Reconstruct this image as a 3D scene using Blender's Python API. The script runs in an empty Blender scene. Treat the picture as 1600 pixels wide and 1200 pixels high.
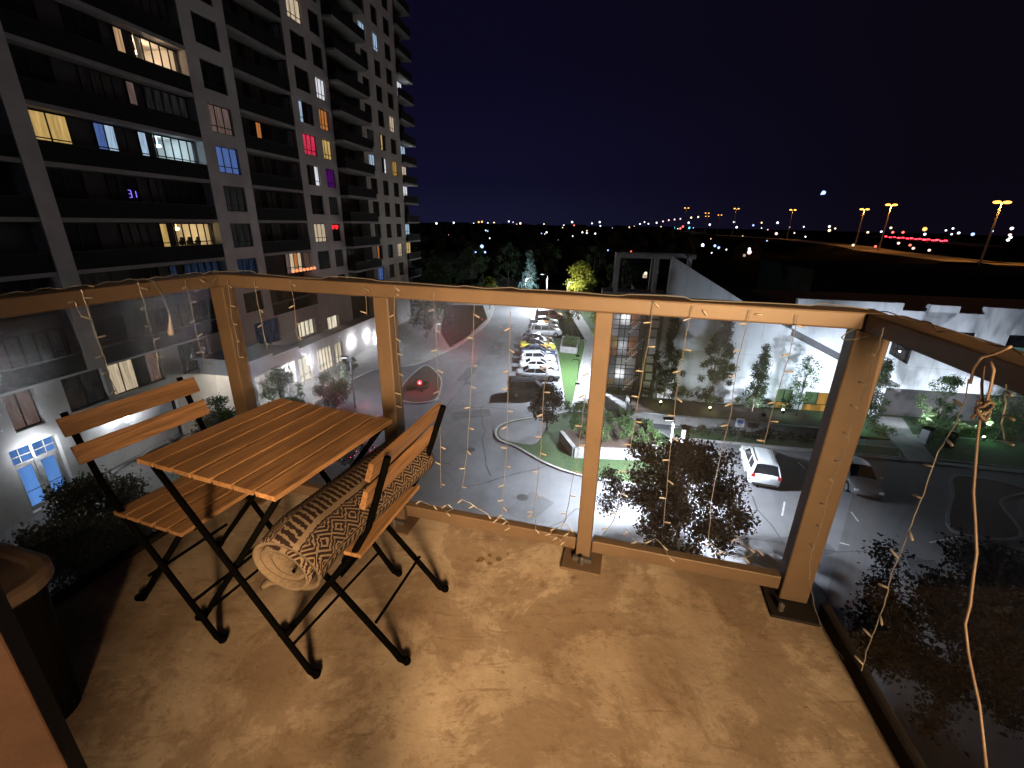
import bpy, bmesh, math, random
import numpy as np
from mathutils import Matrix, Vector
random.seed(7); np.random.seed(7)
sc = bpy.context.scene
COL = sc.collection
R = math.radians

# ------------------------------------------------------------------ camera
EYE = 16.0                       # eye height above the street
FL = EYE - 1.40                  # balcony floor
FPX = 694.0
_down = np.array([-38., -1910., -FPX]); _down /= np.linalg.norm(_down)
_up = -_down
_fw = np.array([0, 0, -1.]); _yc = _fw - _up * _fw.dot(_up); _yc /= np.linalg.norm(_yc)
_xc = np.cross(_yc, _up)
RW = np.array([_xc, _yc, _up])
cd = bpy.data.cameras.new('camera'); cam = bpy.data.objects.new('camera', cd); COL.objects.link(cam)
cd.sensor_width = 36.0; cd.lens = FPX / 1600 * 36; cd.clip_start = 0.02; cd.clip_end = 6000
m4 = Matrix([[*RW[0], 0], [*RW[1], 0], [*RW[2], EYE], [0, 0, 0, 1]])
cam.matrix_world = m4
sc.camera = cam

# ------------------------------------------------------------------ world, glow, exposure
w = bpy.data.worlds.new('World'); sc.world = w; w.use_nodes = True
nt = w.node_tree; nt.nodes.clear()
geo = nt.nodes.new('ShaderNodeTexCoord'); sep = nt.nodes.new('ShaderNodeSeparateXYZ')
nt.links.new(geo.outputs['Generated'], sep.inputs[0])
rmp = nt.nodes.new('ShaderNodeValToRGB'); nt.links.new(sep.outputs[2], rmp.inputs[0])
rmp.color_ramp.interpolation = 'EASE'
el = rmp.color_ramp.elements
el[0].position = 0.0; el[0].color = (0.0075, 0.0078, 0.026, 1)
el[1].position = 0.62; el[1].color = (0.0021, 0.0018, 0.0050, 1)
e = el.new(0.09); e.color = (0.0046, 0.0044, 0.0190, 1)
e = el.new(0.30); e.color = (0.0034, 0.0026, 0.0115, 1)
# the sky glow lies to the north west and fades towards the east
rmx = nt.nodes.new('ShaderNodeMapRange'); nt.links.new(sep.outputs[0], rmx.inputs[0])
rmx.inputs[1].default_value = 0.0; rmx.inputs[2].default_value = 0.62
rmx.inputs[3].default_value = 0.0; rmx.inputs[4].default_value = 0.9
mx = nt.nodes.new('ShaderNodeMix'); mx.data_type = 'RGBA'
nt.links.new(rmx.outputs[0], mx.inputs[0]); nt.links.new(rmp.outputs[0], mx.inputs[6])
mx.inputs[7].default_value = (0.0032, 0.0020, 0.0045, 1)
bg = nt.nodes.new('ShaderNodeBackground'); nt.links.new(mx.outputs[2], bg.inputs[0]); bg.inputs[1].default_value = 1.0
wo = nt.nodes.new('ShaderNodeOutputWorld'); nt.links.new(bg.outputs[0], wo.inputs[0])
sl = bpy.data.lights.new('night_glow', 'SUN'); so = bpy.data.objects.new('night_glow', sl); COL.objects.link(so)
sl.energy = 0.10; sl.angle = R(60); sl.color = (0.92, 0.90, 1.0)
so.rotation_euler = (R(74), 0, R(78))     # faint town glow from the east, low
sc.view_settings.view_transform = 'Standard'; sc.view_settings.look = 'None'
sc.view_settings.exposure = 0.0; sc.view_settings.gamma = 1.0; sc.view_settings.use_curve_mapping = False
sc.cycles.use_denoising = True; sc.cycles.sample_clamp_indirect = 3.0
sc.cycles.max_bounces = 6; sc.cycles.diffuse_bounces = 3; sc.cycles.glossy_bounces = 3
sc.cycles.transparent_max_bounces = 24; sc.cycles.caustics_reflective = False; sc.cycles.caustics_refractive = False

# ------------------------------------------------------------------ helpers
def ray(px, py):
    return RW @ np.array([px - 800., -(py - 600.), -FPX])
def G(px, py, z=0.0):
    d = ray(px, py); t = (z - EYE) / d[2]
    return (float(d[0] * t), float(d[1] * t), z)
def on_plane(px, py, p0, n):
    d = ray(px, py); o = np.array([0, 0, EYE]); n = np.asarray(n, float)
    t = (np.asarray(p0, float) - o).dot(n) / d.dot(n)
    return o + d * t

def tag(o, label=None, cat=None, group=None, kind=None):
    if label: o['label'] = label
    if cat: o['category'] = cat
    if group: o['group'] = group
    if kind: o['kind'] = kind
    return o
def empty(name, loc=(0, 0, 0), rz=0.0):
    o = bpy.data.objects.new(name, None); COL.objects.link(o); o.empty_display_size = 0.2
    o.location = loc; o.rotation_euler = (0, 0, rz); return o
def thing(name, label, cat, loc=(0, 0, 0), rz=0.0, group=None):
    return tag(empty(name, loc, rz), label, cat, group)
def link(name, me, parent=None, loc=None, rot=None):
    o = bpy.data.objects.new(name, me); COL.objects.link(o)
    if parent is not None: o.parent = parent
    if loc is not None: o.location = loc
    if rot is not None: o.rotation_euler = rot
    return o
def copy_tree(o, parent=None):
    c = o.copy(); COL.objects.link(c)
    if parent is not None: c.parent = parent
    for ch in list(o.children): copy_tree(ch, c)
    return c

class MB:
    def __init__(s): s.v = []; s.f = []; s.m = []; s.mi = 0
    def add(s, vs, fs):
        b = len(s.v); s.v += [tuple(map(float, p)) for p in vs]
        for f in fs: s.f.append([b + i for i in f]); s.m.append(s.mi)
        return s
    def box(s, a, b, M=None):
        x0, y0, z0 = a; x1, y1, z1 = b
        vs = [(x0, y0, z0), (x1, y0, z0), (x1, y1, z0), (x0, y1, z0), (x0, y0, z1), (x1, y0, z1), (x1, y1, z1), (x0, y1, z1)]
        if M is not None: vs = [tuple(M @ Vector(p)) for p in vs]
        return s.add(vs, [(3, 2, 1, 0), (4, 5, 6, 7), (0, 1, 5, 4), (1, 2, 6, 5), (2, 3, 7, 6), (3, 0, 4, 7)])
    def bar(s, p, q, wd, th, upv=(0, 0, 1)):
        p = Vector(p); q = Vector(q); d = (q - p); L = d.length; d.normalize()
        u = Vector(upv); sdir = d.cross(u)
        if sdir.length < 1e-4: sdir = d.cross(Vector((1, 0, 0)))
        sdir.normalize(); t = sdir.cross(d)
        M = Matrix(((d.x, sdir.x, t.x, p.x), (d.y, sdir.y, t.y, p.y), (d.z, sdir.z, t.z, p.z), (0, 0, 0, 1)))
        return s.box((0, -wd / 2, -th / 2), (L, wd / 2, th / 2), M)
    def quad(s, a, b, c, d): return s.add([a, b, c, d], [(0, 1, 2, 3)])
    def prism(s, poly, z0, z1):
        n = len(poly); ar = sum(poly[i][0] * poly[(i + 1) % n][1] - poly[(i + 1) % n][0] * poly[i][1] for i in range(n))
        if ar < 0: poly = poly[::-1]
        vs = [(x, y, z0) for x, y in [p[:2] for p in poly]] + [(x, y, z1) for x, y in [p[:2] for p in poly]]
        fs = [tuple(range(n, 2 * n)), tuple(range(n - 1, -1, -1))] + [(i, (i + 1) % n, n + (i + 1) % n, n + i) for i in range(n)]
        return s.add(vs, fs)
    def prism_y(s, poly, y0, y1):          # polygon in x,z extruded along y
        n = len(poly); ar = sum(poly[i][0] * poly[(i + 1) % n][1] - poly[(i + 1) % n][0] * poly[i][1] for i in range(n))
        if ar < 0: poly = poly[::-1]
        vs = [(x, y0, z) for x, z in poly] + [(x, y1, z) for x, z in poly]
        fs = [tuple(range(n)), tuple(range(2 * n - 1, n - 1, -1))] + [(i, n + i, n + (i + 1) % n, (i + 1) % n) for i in range(n)]
        return s.add(vs, fs)
    def tube(s, pts, r, n=6, cap=True):
        pts = [Vector(p) for p in pts]; rs = r if isinstance(r, (list, tuple)) else [r] * len(pts)
        rings = []; ref = None
        for i, p in enumerate(pts):
            d = (pts[min(i + 1, len(pts) - 1)] - pts[max(i - 1, 0)]).normalized()
            if ref is None or abs(d.dot(ref)) > .95:
                ref = Vector((0, 0, 1)) if abs(d.z) < .9 else Vector((1, 0, 0))
            a = d.cross(ref).normalized(); b = d.cross(a).normalized()
            if i: ref = -b if False else ref
            rings.append([p + a * (rs[i] * math.cos(2 * math.pi * k / n)) + b * (rs[i] * math.sin(2 * math.pi * k / n)) for k in range(n)])
        vs = [q for rr in rings for q in rr]; fs = []
        for i in range(len(pts) - 1):
            for k in range(n):
                fs.append((i * n + k, i * n + (k + 1) % n, (i + 1) * n + (k + 1) % n, (i + 1) * n + k))
        if cap: fs += [tuple(range(n - 1, -1, -1)), tuple((len(pts) - 1) * n + k for k in range(n))]
        return s.add(vs, fs)
    def lathe(s, prof, n=16, c=(0, 0, 0)):
        vs = []; fs = []
        for r, z in prof:
            for k in range(n): vs.append((c[0] + r * math.cos(2 * math.pi * k / n), c[1] + r * math.sin(2 * math.pi * k / n), c[2] + z))
        for i in range(len(prof) - 1):
            for k in range(n): fs.append((i * n + k, i * n + (k + 1) % n, (i + 1) * n + (k + 1) % n, (i + 1) * n + k))
        fs += [tuple(range(n - 1, -1, -1)), tuple((len(prof) - 1) * n + k for k in range(n))]
        return s.add(vs, fs)
    def ball(s, c, r, n=8, m=5, sz=1.0):
        prof = [(max(1e-4, r * math.sin(math.pi * i / m)), -r * sz * math.cos(math.pi * i / m)) for i in range(m + 1)]
        return s.lathe(prof, n, c)
    def mesh(s, name, mats, bevel=0.0, smooth=False, seg=2):
        me = bpy.data.meshes.new(name); me.from_pydata(s.v, [], s.f)
        mats = mats if isinstance(mats, (list, tuple)) else [mats]
        for m in mats: me.materials.append(m)
        me.polygons.foreach_set('material_index', s.m)
        if bevel or True:
            bm = bmesh.new(); bm.from_mesh(me)
            bmesh.ops.recalc_face_normals(bm, faces=bm.faces)
            if bevel: bmesh.ops.bevel(bm, geom=list(bm.edges), offset=bevel, segments=seg, affect='EDGES', profile=0.5)
            bm.to_mesh(me); bm.free()
        if smooth: me.polygons.foreach_set('use_smooth', [True] * len(me.polygons))
        me.update(); return me
    def build(s, name, mats, parent=None, bevel=0.0, smooth=False, loc=None, rot=None):
        return link(name, s.mesh(name, mats, bevel, smooth), parent, loc, rot)

# ------------------------------------------------------------------ materials
def mat(name, col, rough=.7, metal=0.0, col2=None, scale=4.0, bump=0.0, detail=6, emit=None, es=1.0, stretch=None, spec=.4, contrast=(.35, .68), bscale=None):
    m = bpy.data.materials.new(name); m.use_nodes = True; n = m.node_tree; p = n.nodes['Principled BSDF']
    p.inputs['Base Color'].default_value = (*col, 1); p.inputs['Roughness'].default_value = rough
    p.inputs['Metallic'].default_value = metal; p.inputs['Specular IOR Level'].default_value = spec
    if col2 or bump:
        tc = n.nodes.new('ShaderNodeTexCoord'); mp = n.nodes.new('ShaderNodeMapping'); n.links.new(tc.outputs['Object'], mp.inputs[0])
        if stretch: mp.inputs['Scale'].default_value = stretch
        nz = n.nodes.new('ShaderNodeTexNoise'); nz.inputs['Scale'].default_value = scale; nz.inputs['Detail'].default_value = detail
        nz.inputs['Roughness'].default_value = .65
        n.links.new(mp.outputs[0], nz.inputs['Vector'])
        if col2:
            r = n.nodes.new('ShaderNodeValToRGB'); r.color_ramp.elements[0].position = contrast[0]; r.color_ramp.elements[1].position = contrast[1]
            r.color_ramp.elements[0].color = (*col, 1); r.color_ramp.elements[1].color = (*col2, 1)
            n.links.new(nz.outputs['Fac'], r.inputs[0]); n.links.new(r.outputs[0], p.inputs['Base Color'])
        if bump:
            nb = nz
            if bscale:
                nb = n.nodes.new('ShaderNodeTexNoise'); nb.inputs['Scale'].default_value = bscale; nb.inputs['Detail'].default_value = 4
                n.links.new(mp.outputs[0], nb.inputs['Vector'])
            b = n.nodes.new('ShaderNodeBump'); b.inputs['Strength'].default_value = bump; b.inputs['Distance'].default_value = .02
            n.links.new(nb.outputs['Fac'], b.inputs['Height']); n.links.new(b.outputs[0], p.inputs['Normal'])
    if emit:
        p.inputs['Emission Color'].default_value = (*emit, 1); p.inputs['Emission Strength'].default_value = es
    return m
def glow(name, col, s, fold=0.0, scale=6.0):
    """something that gives off light; fold > 0 breaks it up into hanging curtain folds / things in the room"""
    m = bpy.data.materials.new(name); m.use_nodes = True; n = m.node_tree; n.nodes.clear()
    e = n.nodes.new('ShaderNodeEmission'); e.inputs[0].default_value = (*col, 1); e.inputs[1].default_value = s
    o = n.nodes.new('ShaderNodeOutputMaterial'); n.links.new(e.outputs[0], o.inputs[0])
    if fold:
        tc = n.nodes.new('ShaderNodeTexCoord'); oi = n.nodes.new('ShaderNodeObjectInfo'); mp = n.nodes.new('ShaderNodeMapping'); mp.inputs['Scale'].default_value = (scale, scale, scale * .12)
        ad = n.nodes.new('ShaderNodeVectorMath'); ad.operation = 'ADD'
        n.links.new(tc.outputs['Object'], mp.inputs[0]); n.links.new(mp.outputs[0], ad.inputs[0])
        sc_ = n.nodes.new('ShaderNodeVectorMath'); sc_.operation = 'SCALE'; sc_.inputs['Scale'].default_value = .37
        n.links.new(oi.outputs['Location'], sc_.inputs[0]); n.links.new(sc_.outputs[0], ad.inputs[1])
        nz = n.nodes.new('ShaderNodeTexNoise'); nz.inputs['Scale'].default_value = 1.0; nz.inputs['Detail'].default_value = 3
        n.links.new(ad.outputs[0], nz.inputs['Vector'])
        mr = n.nodes.new('ShaderNodeMapRange'); mr.inputs[1].default_value = .3; mr.inputs[2].default_value = .7
        mr.inputs[3].default_value = s * (1 - fold); mr.inputs[4].default_value = s * (1 + fold * .6)
        n.links.new(nz.outputs['Fac'], mr.inputs[0]); n.links.new(mr.outputs[0], e.inputs[1])
    return m

M = {}
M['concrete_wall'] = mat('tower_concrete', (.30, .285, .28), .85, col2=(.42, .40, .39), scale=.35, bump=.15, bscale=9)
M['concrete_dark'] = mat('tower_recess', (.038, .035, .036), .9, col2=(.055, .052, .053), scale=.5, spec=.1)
M['slab'] = mat('balcony_slab_concrete', (.17, .16, .16), .85, col2=(.22, .21, .205), scale=1.2)
M['parapet'] = mat('dark_railing_panel', (.011, .010, .011), .8, col2=(.016, .015, .016), scale=2, spec=.06)
M['frame'] = mat('window_frame_dark', (.014, .013, .013), .6, spec=.15)
M['darkpane'] = mat('dark_window_glass', (.008, .008, .009), .6, spec=.04, col2=(.016, .016, .018), scale=1.3)
M['dimpane'] = mat('curtained_window_glass', (.07, .066, .066), .6, col2=(.022, .021, .022), scale=3, stretch=(3, 3, .25), spec=.08)
M['asphalt'] = mat('asphalt', (.085, .086, .092), .9, col2=(.125, .125, .13), scale=.25, bump=.25, bscale=30)
M['lot'] = mat('lot_asphalt', (.10, .10, .106), .9, col2=(.14, .14, .147), scale=.25, bump=.25, bscale=30)
M['paving'] = mat('pale_concrete_paving', (.15, .147, .143), .85, col2=(.215, .21, .203), scale=1.1, bump=.15, bscale=14)
M['kerb'] = mat('kerb_concrete', (.17, .167, .163), .85, col2=(.25, .245, .24), scale=2)
M['grass'] = mat('mown_grass', (.016, .034, .010), .95, col2=(.032, .058, .018), scale=6, bump=.6, bscale=45)
M['lush'] = mat('bright_lawn', (.026, .060, .012), .95, col2=(.042, .082, .019), scale=5, bump=.6, bscale=45)
M['earth'] = mat('dark_ground', (.008, .009, .006), 1.0, col2=(.018, .018, .013), scale=.06, spec=.0)
M['mulch'] = mat('mulch', (.035, .022, .016), 1, col2=(.06, .035, .025), scale=12, bump=.8)
M['paint'] = mat('road_paint', (.55, .55, .55), .8, col2=(.3, .3, .3), scale=6)
M['white_wall'] = mat('white_rendered_wall', (.38, .385, .40), .85, col2=(.60, .61, .635), scale=1.1, bump=.05, stretch=(1, 1, .16), contrast=(.26, .50))
M['white_panel'] = mat('white_panel', (.68, .68, .70), .6)
M['stripe'] = mat('dark_metal_groove', (.05, .048, .055), .5, col2=(.07, .066, .07), scale=2)
M['roof_dark'] = mat('ribbed_roof_metal', (.018, .018, .02), .6)
M['grey_frame'] = mat('grey_frame_render', (.20, .20, .215), .8, col2=(.25, .25, .26), scale=1)
M['bark'] = mat('bark', (.05, .036, .026), .95, col2=(.085, .062, .046), scale=14, bump=.6, stretch=(1, 1, .3))
M['black_metal'] = mat('black_painted_steel', (.0012, .0012, .0012), .8, spec=.0, col2=(.002, .002, .002), scale=60, bump=.1)
M['post_metal'] = mat('grey_lamp_post', (.06, .06, .065), .5, metal=.5)

def leafmat(name, c1, c2, scale=1.2):
    m = mat(name, c1, .75, col2=c2, scale=scale, spec=.2); n = m.node_tree; p = n.nodes['Principled BSDF']
    tr = n.nodes.new('ShaderNodeBsdfTranslucent'); tr.inputs[0].default_value = (c2[0] * 1.1, c2[1] * 1.25, c2[2] * .8, 1)
    mxs = n.nodes.new('ShaderNodeMixShader'); mxs.inputs[0].default_value = .30
    n.links.new(p.outputs[0], mxs.inputs[1]); n.links.new(tr.outputs[0], mxs.inputs[2])
    n.links.new(mxs.outputs[0], n.nodes['Material Output'].inputs[0]); return m
M['leaf_purple'] = leafmat('dark_plum_leaves', (.0045, .003, .0032), (.010, .0058, .006))
M['leaf_dark'] = leafmat('dark_green_leaves', (.016, .026, .014), (.038, .055, .026))
M['leaf_mid'] = leafmat('mid_green_leaves', (.030, .055, .020), (.070, .105, .038))
M['leaf_lime'] = leafmat('yellow_green_leaves', (.07, .09, .015), (.15, .15, .03))
M['leaf_blue'] = leafmat('blue_spruce_needles', (.04, .06, .055), (.08, .11, .105))
M['leaf_far'] = mat('far_tree_foliage', (.014, .017, .012), .95, col2=(.030, .034, .024), scale=.5, spec=.1)

# ------------------------------------------------------------------ foliage
def leaf_arrays(pts, size, rng, up=.25):
    n = len(pts); d = rng.normal(size=(n, 3)); d[:, 2] += up; d /= np.linalg.norm(d, axis=1)[:, None]
    q = rng.normal(size=(n, 3)); s = np.cross(d, q); s /= np.linalg.norm(s, axis=1)[:, None]
    nn = np.cross(d, s)
    L = size * rng.uniform(.6, 1.35, (n, 1)); W = L * rng.uniform(.45, .7, (n, 1))
    a = pts; b = pts + d * L * .5 + s * W * .5 + nn * L * .08; c = pts + d * L; e_ = pts + d * L * .5 - s * W * .5 + nn * L * .08
    return np.stack([a, b, c, e_], 1).reshape(-1, 3)
def leaf_mesh(name, pts, size, m, rng, up=.25):
    v = leaf_arrays(pts, size, rng, up); n = len(v) // 4
    me = bpy.data.meshes.new(name); me.vertices.add(n * 4); me.vertices.foreach_set('co', v.astype(np.float32).ravel())
    me.loops.add(n * 4); me.loops.foreach_set('vertex_index', np.arange(n * 4, dtype=np.int32))
    me.polygons.add(n); me.polygons.foreach_set('loop_start', np.arange(0, n * 4, 4, dtype=np.int32))
    try: me.polygons.foreach_set('loop_total', np.full(n, 4, dtype=np.int32))
    except Exception: pass
    me.materials.append(m); me.update(calc_edges=True); me.validate(); return me
def clump_points(n, centres, rad, rng, shell=.5):
    c = centres[rng.integers(0, len(centres), n)]; d = rng.normal(size=(n, 3)); d /= np.linalg.norm(d, axis=1)[:, None]
    r = rad * (shell + (1 - shell) * rng.random((n, 1))) * rng.uniform(.5, 1.1, (n, 1)); p = c + d * r; return p
def crown_centres(k, h0, h1, rx, prof, rng):
    out = []
    while len(out) < k:
        t = rng.random(); a = rng.uniform(0, 2 * math.pi); rr = rx * prof(t) * math.sqrt(rng.random()) * 1.0
        out.append((rr * math.cos(a), rr * math.sin(a), h0 + (h1 - h0) * t))
    return np.array(out)
PROF = {'round': lambda t: max(.12, math.sqrt(max(0, 1 - (2 * t - .9) ** 2 / 1.25))), 'column': lambda t: (.55 + .45 * math.sin(math.pi * min(1, t * 1.25))) * (1 - t ** 3 * .75),
        'cone': lambda t: 1.02 - t, 'spread': lambda t: .6 + .4 * math.sin(math.pi * t)}
def tree(name, label, loc, h, rx, h0, prof, lm, n, size, seed, cr=.5, k=40, group=None, cat='tree', limbs=6, tr=.09, shell=.35):
    rng = np.random.default_rng(seed); t = thing(name, label, cat, loc, 0, group)
    cs = crown_centres(k, h0, h - cr * .5, max(.05, rx - cr * .6), PROF[prof], rng)
    mb = MB(); top = h0 + (h - h0) * .75
    lean = rng.normal(size=2) * .12
    mb.tube([(0, 0, -.05), (lean[0] * .3, lean[1] * .3, h0 * .6), (lean[0], lean[1], h0 + .2), (lean[0] * 1.5, lean[1] * 1.5, top)], [tr, tr * .8, tr * .65, tr * .15], 7)
    mb.build('trunk', M['bark'], t, smooth=True)
    lb = MB()
    for i in rng.choice(len(cs), min(limbs * 2, len(cs)), replace=False):
        c = cs[i]; z0 = h0 * .75 + (c[2] - h0) * .35
        p0 = (lean[0] * .8, lean[1] * .8, max(.2, z0)); mid = (c[0] * .5, c[1] * .5, (z0 + c[2]) / 2 + .1)
        lb.tube([p0, mid, tuple(c)], [tr * .4, tr * .25, tr * .1], 5)
    lb.build('limb', M['bark'], t, smooth=True)
    pts = clump_points(n, cs, cr, rng, shell)
    pts = pts[pts[:, 2] > .15]
    link('crown', leaf_mesh('crown', pts, size, lm, rng), t); return t
def shrub(name, label, loc, rx, ry, h, lm, n, size, seed, rz=0, group=None, cat='shrub', k=None):
    rng = np.random.default_rng(seed); t = thing(name, label, cat, loc, rz, group)
    k = k or max(6, int(rx * ry * 5)); cs = np.stack([rng.uniform(-rx, rx, k), rng.uniform(-ry, ry, k), rng.uniform(.2, max(.25, h - .25), k)], 1)
    pts = clump_points(n, cs, .38, rng, .3); pts = pts[pts[:, 2] > .02]
    link('foliage', leaf_mesh('foliage', pts, size, lm, rng), t)
    mb = MB()
    for c in cs[:min(k, 16)]: mb.tube([(c[0] * .6, c[1] * .9, 0), (c[0] * .8, c[1] * .95, c[2] * .6), tuple(c)], [.02, .014, .006], 4)
    mb.build('stem', M['bark'], t); return t

# ------------------------------------------------------------------ lamps
def point(name, loc, power, col=(1, 1, 1), r=.1, parent=None):
    l = bpy.data.lights.new(name, 'POINT'); l.energy = power; l.color = col; l.shadow_soft_size = r
    o = bpy.data.objects.new(name, l); COL.objects.link(o); o.location = loc
    if parent is not None: o.parent = parent
    return o
def spot(name, loc, target, power, col=(1, 1, 1), size=80, r=.1, parent=None, blend=.6):
    l = bpy.data.lights.new(name, 'SPOT'); l.energy = power; l.color = col; l.shadow_soft_size = r; l.spot_size = R(size); l.spot_blend = blend
    o = bpy.data.objects.new(name, l); COL.objects.link(o); o.location = loc
    d = Vector(target) - Vector(loc); o.rotation_euler = d.to_track_quat('-Z', 'Y').to_euler()
    if parent is not None: o.parent = parent
    return o
COOL = (.80, .88, 1.0)
M['lamp_cool'] = glow('cool_lamp_glass', (.85, .92, 1), 14)
M['lamp_warm'] = glow('warm_lamp_glass', (1, .78, .5), 10)

# ------------------------------------------------------------------ setting: ground sheets
CO, SI = math.cos(R(9.5)), math.sin(R(9.5))
E1 = np.array([CO, -SI]); E2 = np.array([SI, CO])          # site grid: along / away
def S(a, c, z=0.0): p = E1 * a + E2 * c; return (float(p[0]), float(p[1]), z)
def struct(name, mb, m, label=None): return tag(mb.build(name, m), label, None, None, 'structure')
g = MB(); g.prism([(-2600, -120), (2600, -120), (2600, 4200), (-2600, 4200)], -3.0, -.03); struct('ground', g, M['earth'])
g = MB(); g.prism([(-60, 5), (60, 5), (60, 34), (20, 44), (6, 48), (6.5, 140), (-6, 140), (-9, 90), (-30, 60), (-60, 40)], -.4, 0.0); struct('street', g, M['asphalt'])
lotp = [(9.0, 12.0), (46, 9), (48, 26.2), (36.5, 27.6), (16.2, 31.2), (13.2, 31.6), (11.2, 25.4), (9.6, 24.0)]
g = MB(); g.prism(lotp, -.1, .004); struct('parking_lot', g, M['lot'])
def arc(pts, n=6):
    out = []; N = len(pts)
    for i in range(N):
        p0, p1, p2, p3 = [np.array(pts[(i + k) % N][:2]) for k in (-1, 0, 1, 2)]
        for t in np.linspace(0, 1, n, endpoint=False):
            out.append(tuple(.5 * ((2 * p1) + (-p0 + p2) * t + (2 * p0 - 5 * p1 + 4 * p2 - p3) * t * t + (-p0 + 3 * p1 - 3 * p2 + p3) * t ** 3)))
    return out
def slab_with_kerb(name, poly, m, h=.12, kw=.18):
    mb = MB(); mb.prism(poly, -.1, h); o = struct(name, mb, m)
    c = np.mean([p[:2] for p in poly], axis=0); n = len(poly)
    ar = sum(poly[i][0] * poly[(i + 1) % n][1] - poly[(i + 1) % n][0] * poly[i][1] for i in range(n)); sg = 1 if ar > 0 else -1
    kb = MB(); outs = []
    for i in range(n):
        a = np.array(poly[i - 1][:2]); b = np.array(poly[(i + 1) % n][:2]); t = b - a; t = t / (np.linalg.norm(t) + 1e-9); nrm = np.array([t[1], -t[0]]) * sg
        outs.append((np.array(poly[i][:2]) + nrm * .001, np.array(poly[i][:2]) + nrm * kw))
    for i in range(n):
        a0, a1 = outs[i]; b0, b1 = outs[(i + 1) % n]
        kb.add([(*a0, -.05), (*a1, -.05), (*b1, -.05), (*b0, -.05), (*a0, h + .02), (*a1, h + .02), (*b1, h + .02), (*b0, h + .02)],
               [(0, 1, 2, 3), (4, 7, 6, 5), (0, 4, 5, 1), (1, 5, 6, 2), (2, 6, 7, 3), (3, 7, 4, 0)])
    k = kb.build('kerb', M['kerb'], o); return o
# peninsula of lawn between street and parking lot, with the pale tip
slab_with_kerb('lawn', arc([(-.9, 31.2), (.6, 29.9), (2.4, 27.8), (4.7, 26.2), (8.6, 25.2), (10.8, 26.6), (12.6, 32.0), (9.4, 34.8), (5.8, 36.8), (3.4, 35.8), (.4, 34.6), (-1.0, 33.2)], 5), M['grass'])
g = MB(); g.prism(arc([(-.75, 31.3), (.8, 30.4), (2.0, 30.6), (2.8, 33.2), (3.2, 35.4), (.5, 34.4), (-.85, 33.1)], 4), .02, .126); struct('paved_tip', g, M['lot'])
slab_with_kerb('lawn_strip', [(5.0, 37.6), (5.55, 38.0), (10.0, 60.0), (10.4, 63.0), (5.8, 63.5), (5.95, 56.2)], M['lush'])
g = MB(); g.prism([(5.75, 37.9), (7.3, 37.8), (12.2, 60.3), (12.8, 90), (10.7, 90), (10.62, 62.9), (10.2, 60.0)], -.05, .13); struct('footpath', g, M['paving'])
g = MB(); g.prism([(7.32, 36.0), (60, 28), (90, 90), (13.0, 90), (12.3, 60)], -.3, .115); struct('garden_ground', g, M['grass'])
g = MB(); g.prism([(8.4, 37.6), (12.4, 36.9), (14.6, 40.3), (8.6, 41.5)], 0, .135); struct('entrance_paving', g, M['paving'])
slab_with_kerb('verge', [(16.6, 31.55), (23.6, 30.4), (29.0, 29.5), (30.0, 30.8), (24.6, 31.9), (17.0, 33.2), (13.4, 33.8), (13.2, 32.1)], M['grass'])
slab_with_kerb('verge', [(31.4, 29.3), (38, 28.0), (52, 25.6), (54, 30), (36, 33.0), (33.4, 33.2)], M['grass'])
g = MB(); g.prism([(29.2, 28.9), (31.2, 28.7), (33.2, 33.2), (35.2, 36.8), (32.4, 37.2), (30.2, 31.0)], 0, .14); struct('entrance_path', g, M['paving'])
g = MB(); g.prism([(16.6, 31.36), (29.2, 28.9), (52, 24.2), (52, 25.4), (38, 27.8), (29.2, 29.3), (23.6, 30.2), (16.6, 31.36)][:7], -.02, .10); struct('sidewalk', g, M['paving'])
slab_with_kerb('lot_island', arc([(25.2, 21.0), (28.4, 20.6), (30.8, 24.0), (34, 25.4), (31, 26.9), (28.6, 24.6)], 5), M['mulch'])
slab_with_kerb('traffic_island', arc([(-10.9, 39.5), (-9.2, 38.2), (-7.4, 38.9), (-7.3, 42.0), (-7.9, 45.5), (-10.0, 49.4), (-10.9, 46.0), (-11.1, 42.0)], 5), M['mulch'])
slab_with_kerb('forecourt', arc([(-19.0, 30), (-18.2, 38), (-17.2, 43.2), (-16.1, 47.2), (-14.6, 48.6), (-11.8, 49.8), (-9.2, 54.5), (-6.6, 62.5), (-4.2, 78), (-6, 96), (-22, 96), (-22, 60), (-25, 42), (-26, 30)], 4), M['paving'])
g = MB(); g.prism([(-8.4, 57.4), (-6.75, 63.2), (-4.5, 77), (-6.2, 90), (-14, 90), (-11.0, 66)], .02, .127); struct('roadside_bed', g, M['earth'])
g = MB(); g.prism([(-24, 8), (-17, 10), (-18.5, 30), (-26.5, 30)], -.1, .12); struct('walkway', g, M['paving'])
ts = MB(); rts = random.Random(12)
for (x0, y0, x1, y1) in ((-6.5, 33, -3.8, 52), (-1.5, 26, -2.8, 38), (-3.5, 24, 3.0, 27.5), (-5.5, 38, .2, 37.2), (-4, 52, -1, 70), (12, 20, 22, 18.5), (14.5, 15, 15.5, 29), (20, 14, 27, 19), (-8, 30, -4, 27), (1.5, 20, 6, 24)):
    n_ = 9; P_ = [(x0 + (x1 - x0) * i / n_ + rts.uniform(-.22, .22), y0 + (y1 - y0) * i / n_ + rts.uniform(-.22, .22)) for i in range(n_ + 1)]
    for i in range(n_): ts.bar((*P_[i], .0085), (*P_[i + 1], .0085), rts.uniform(.05, .11), .003)
pt = MB()
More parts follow.
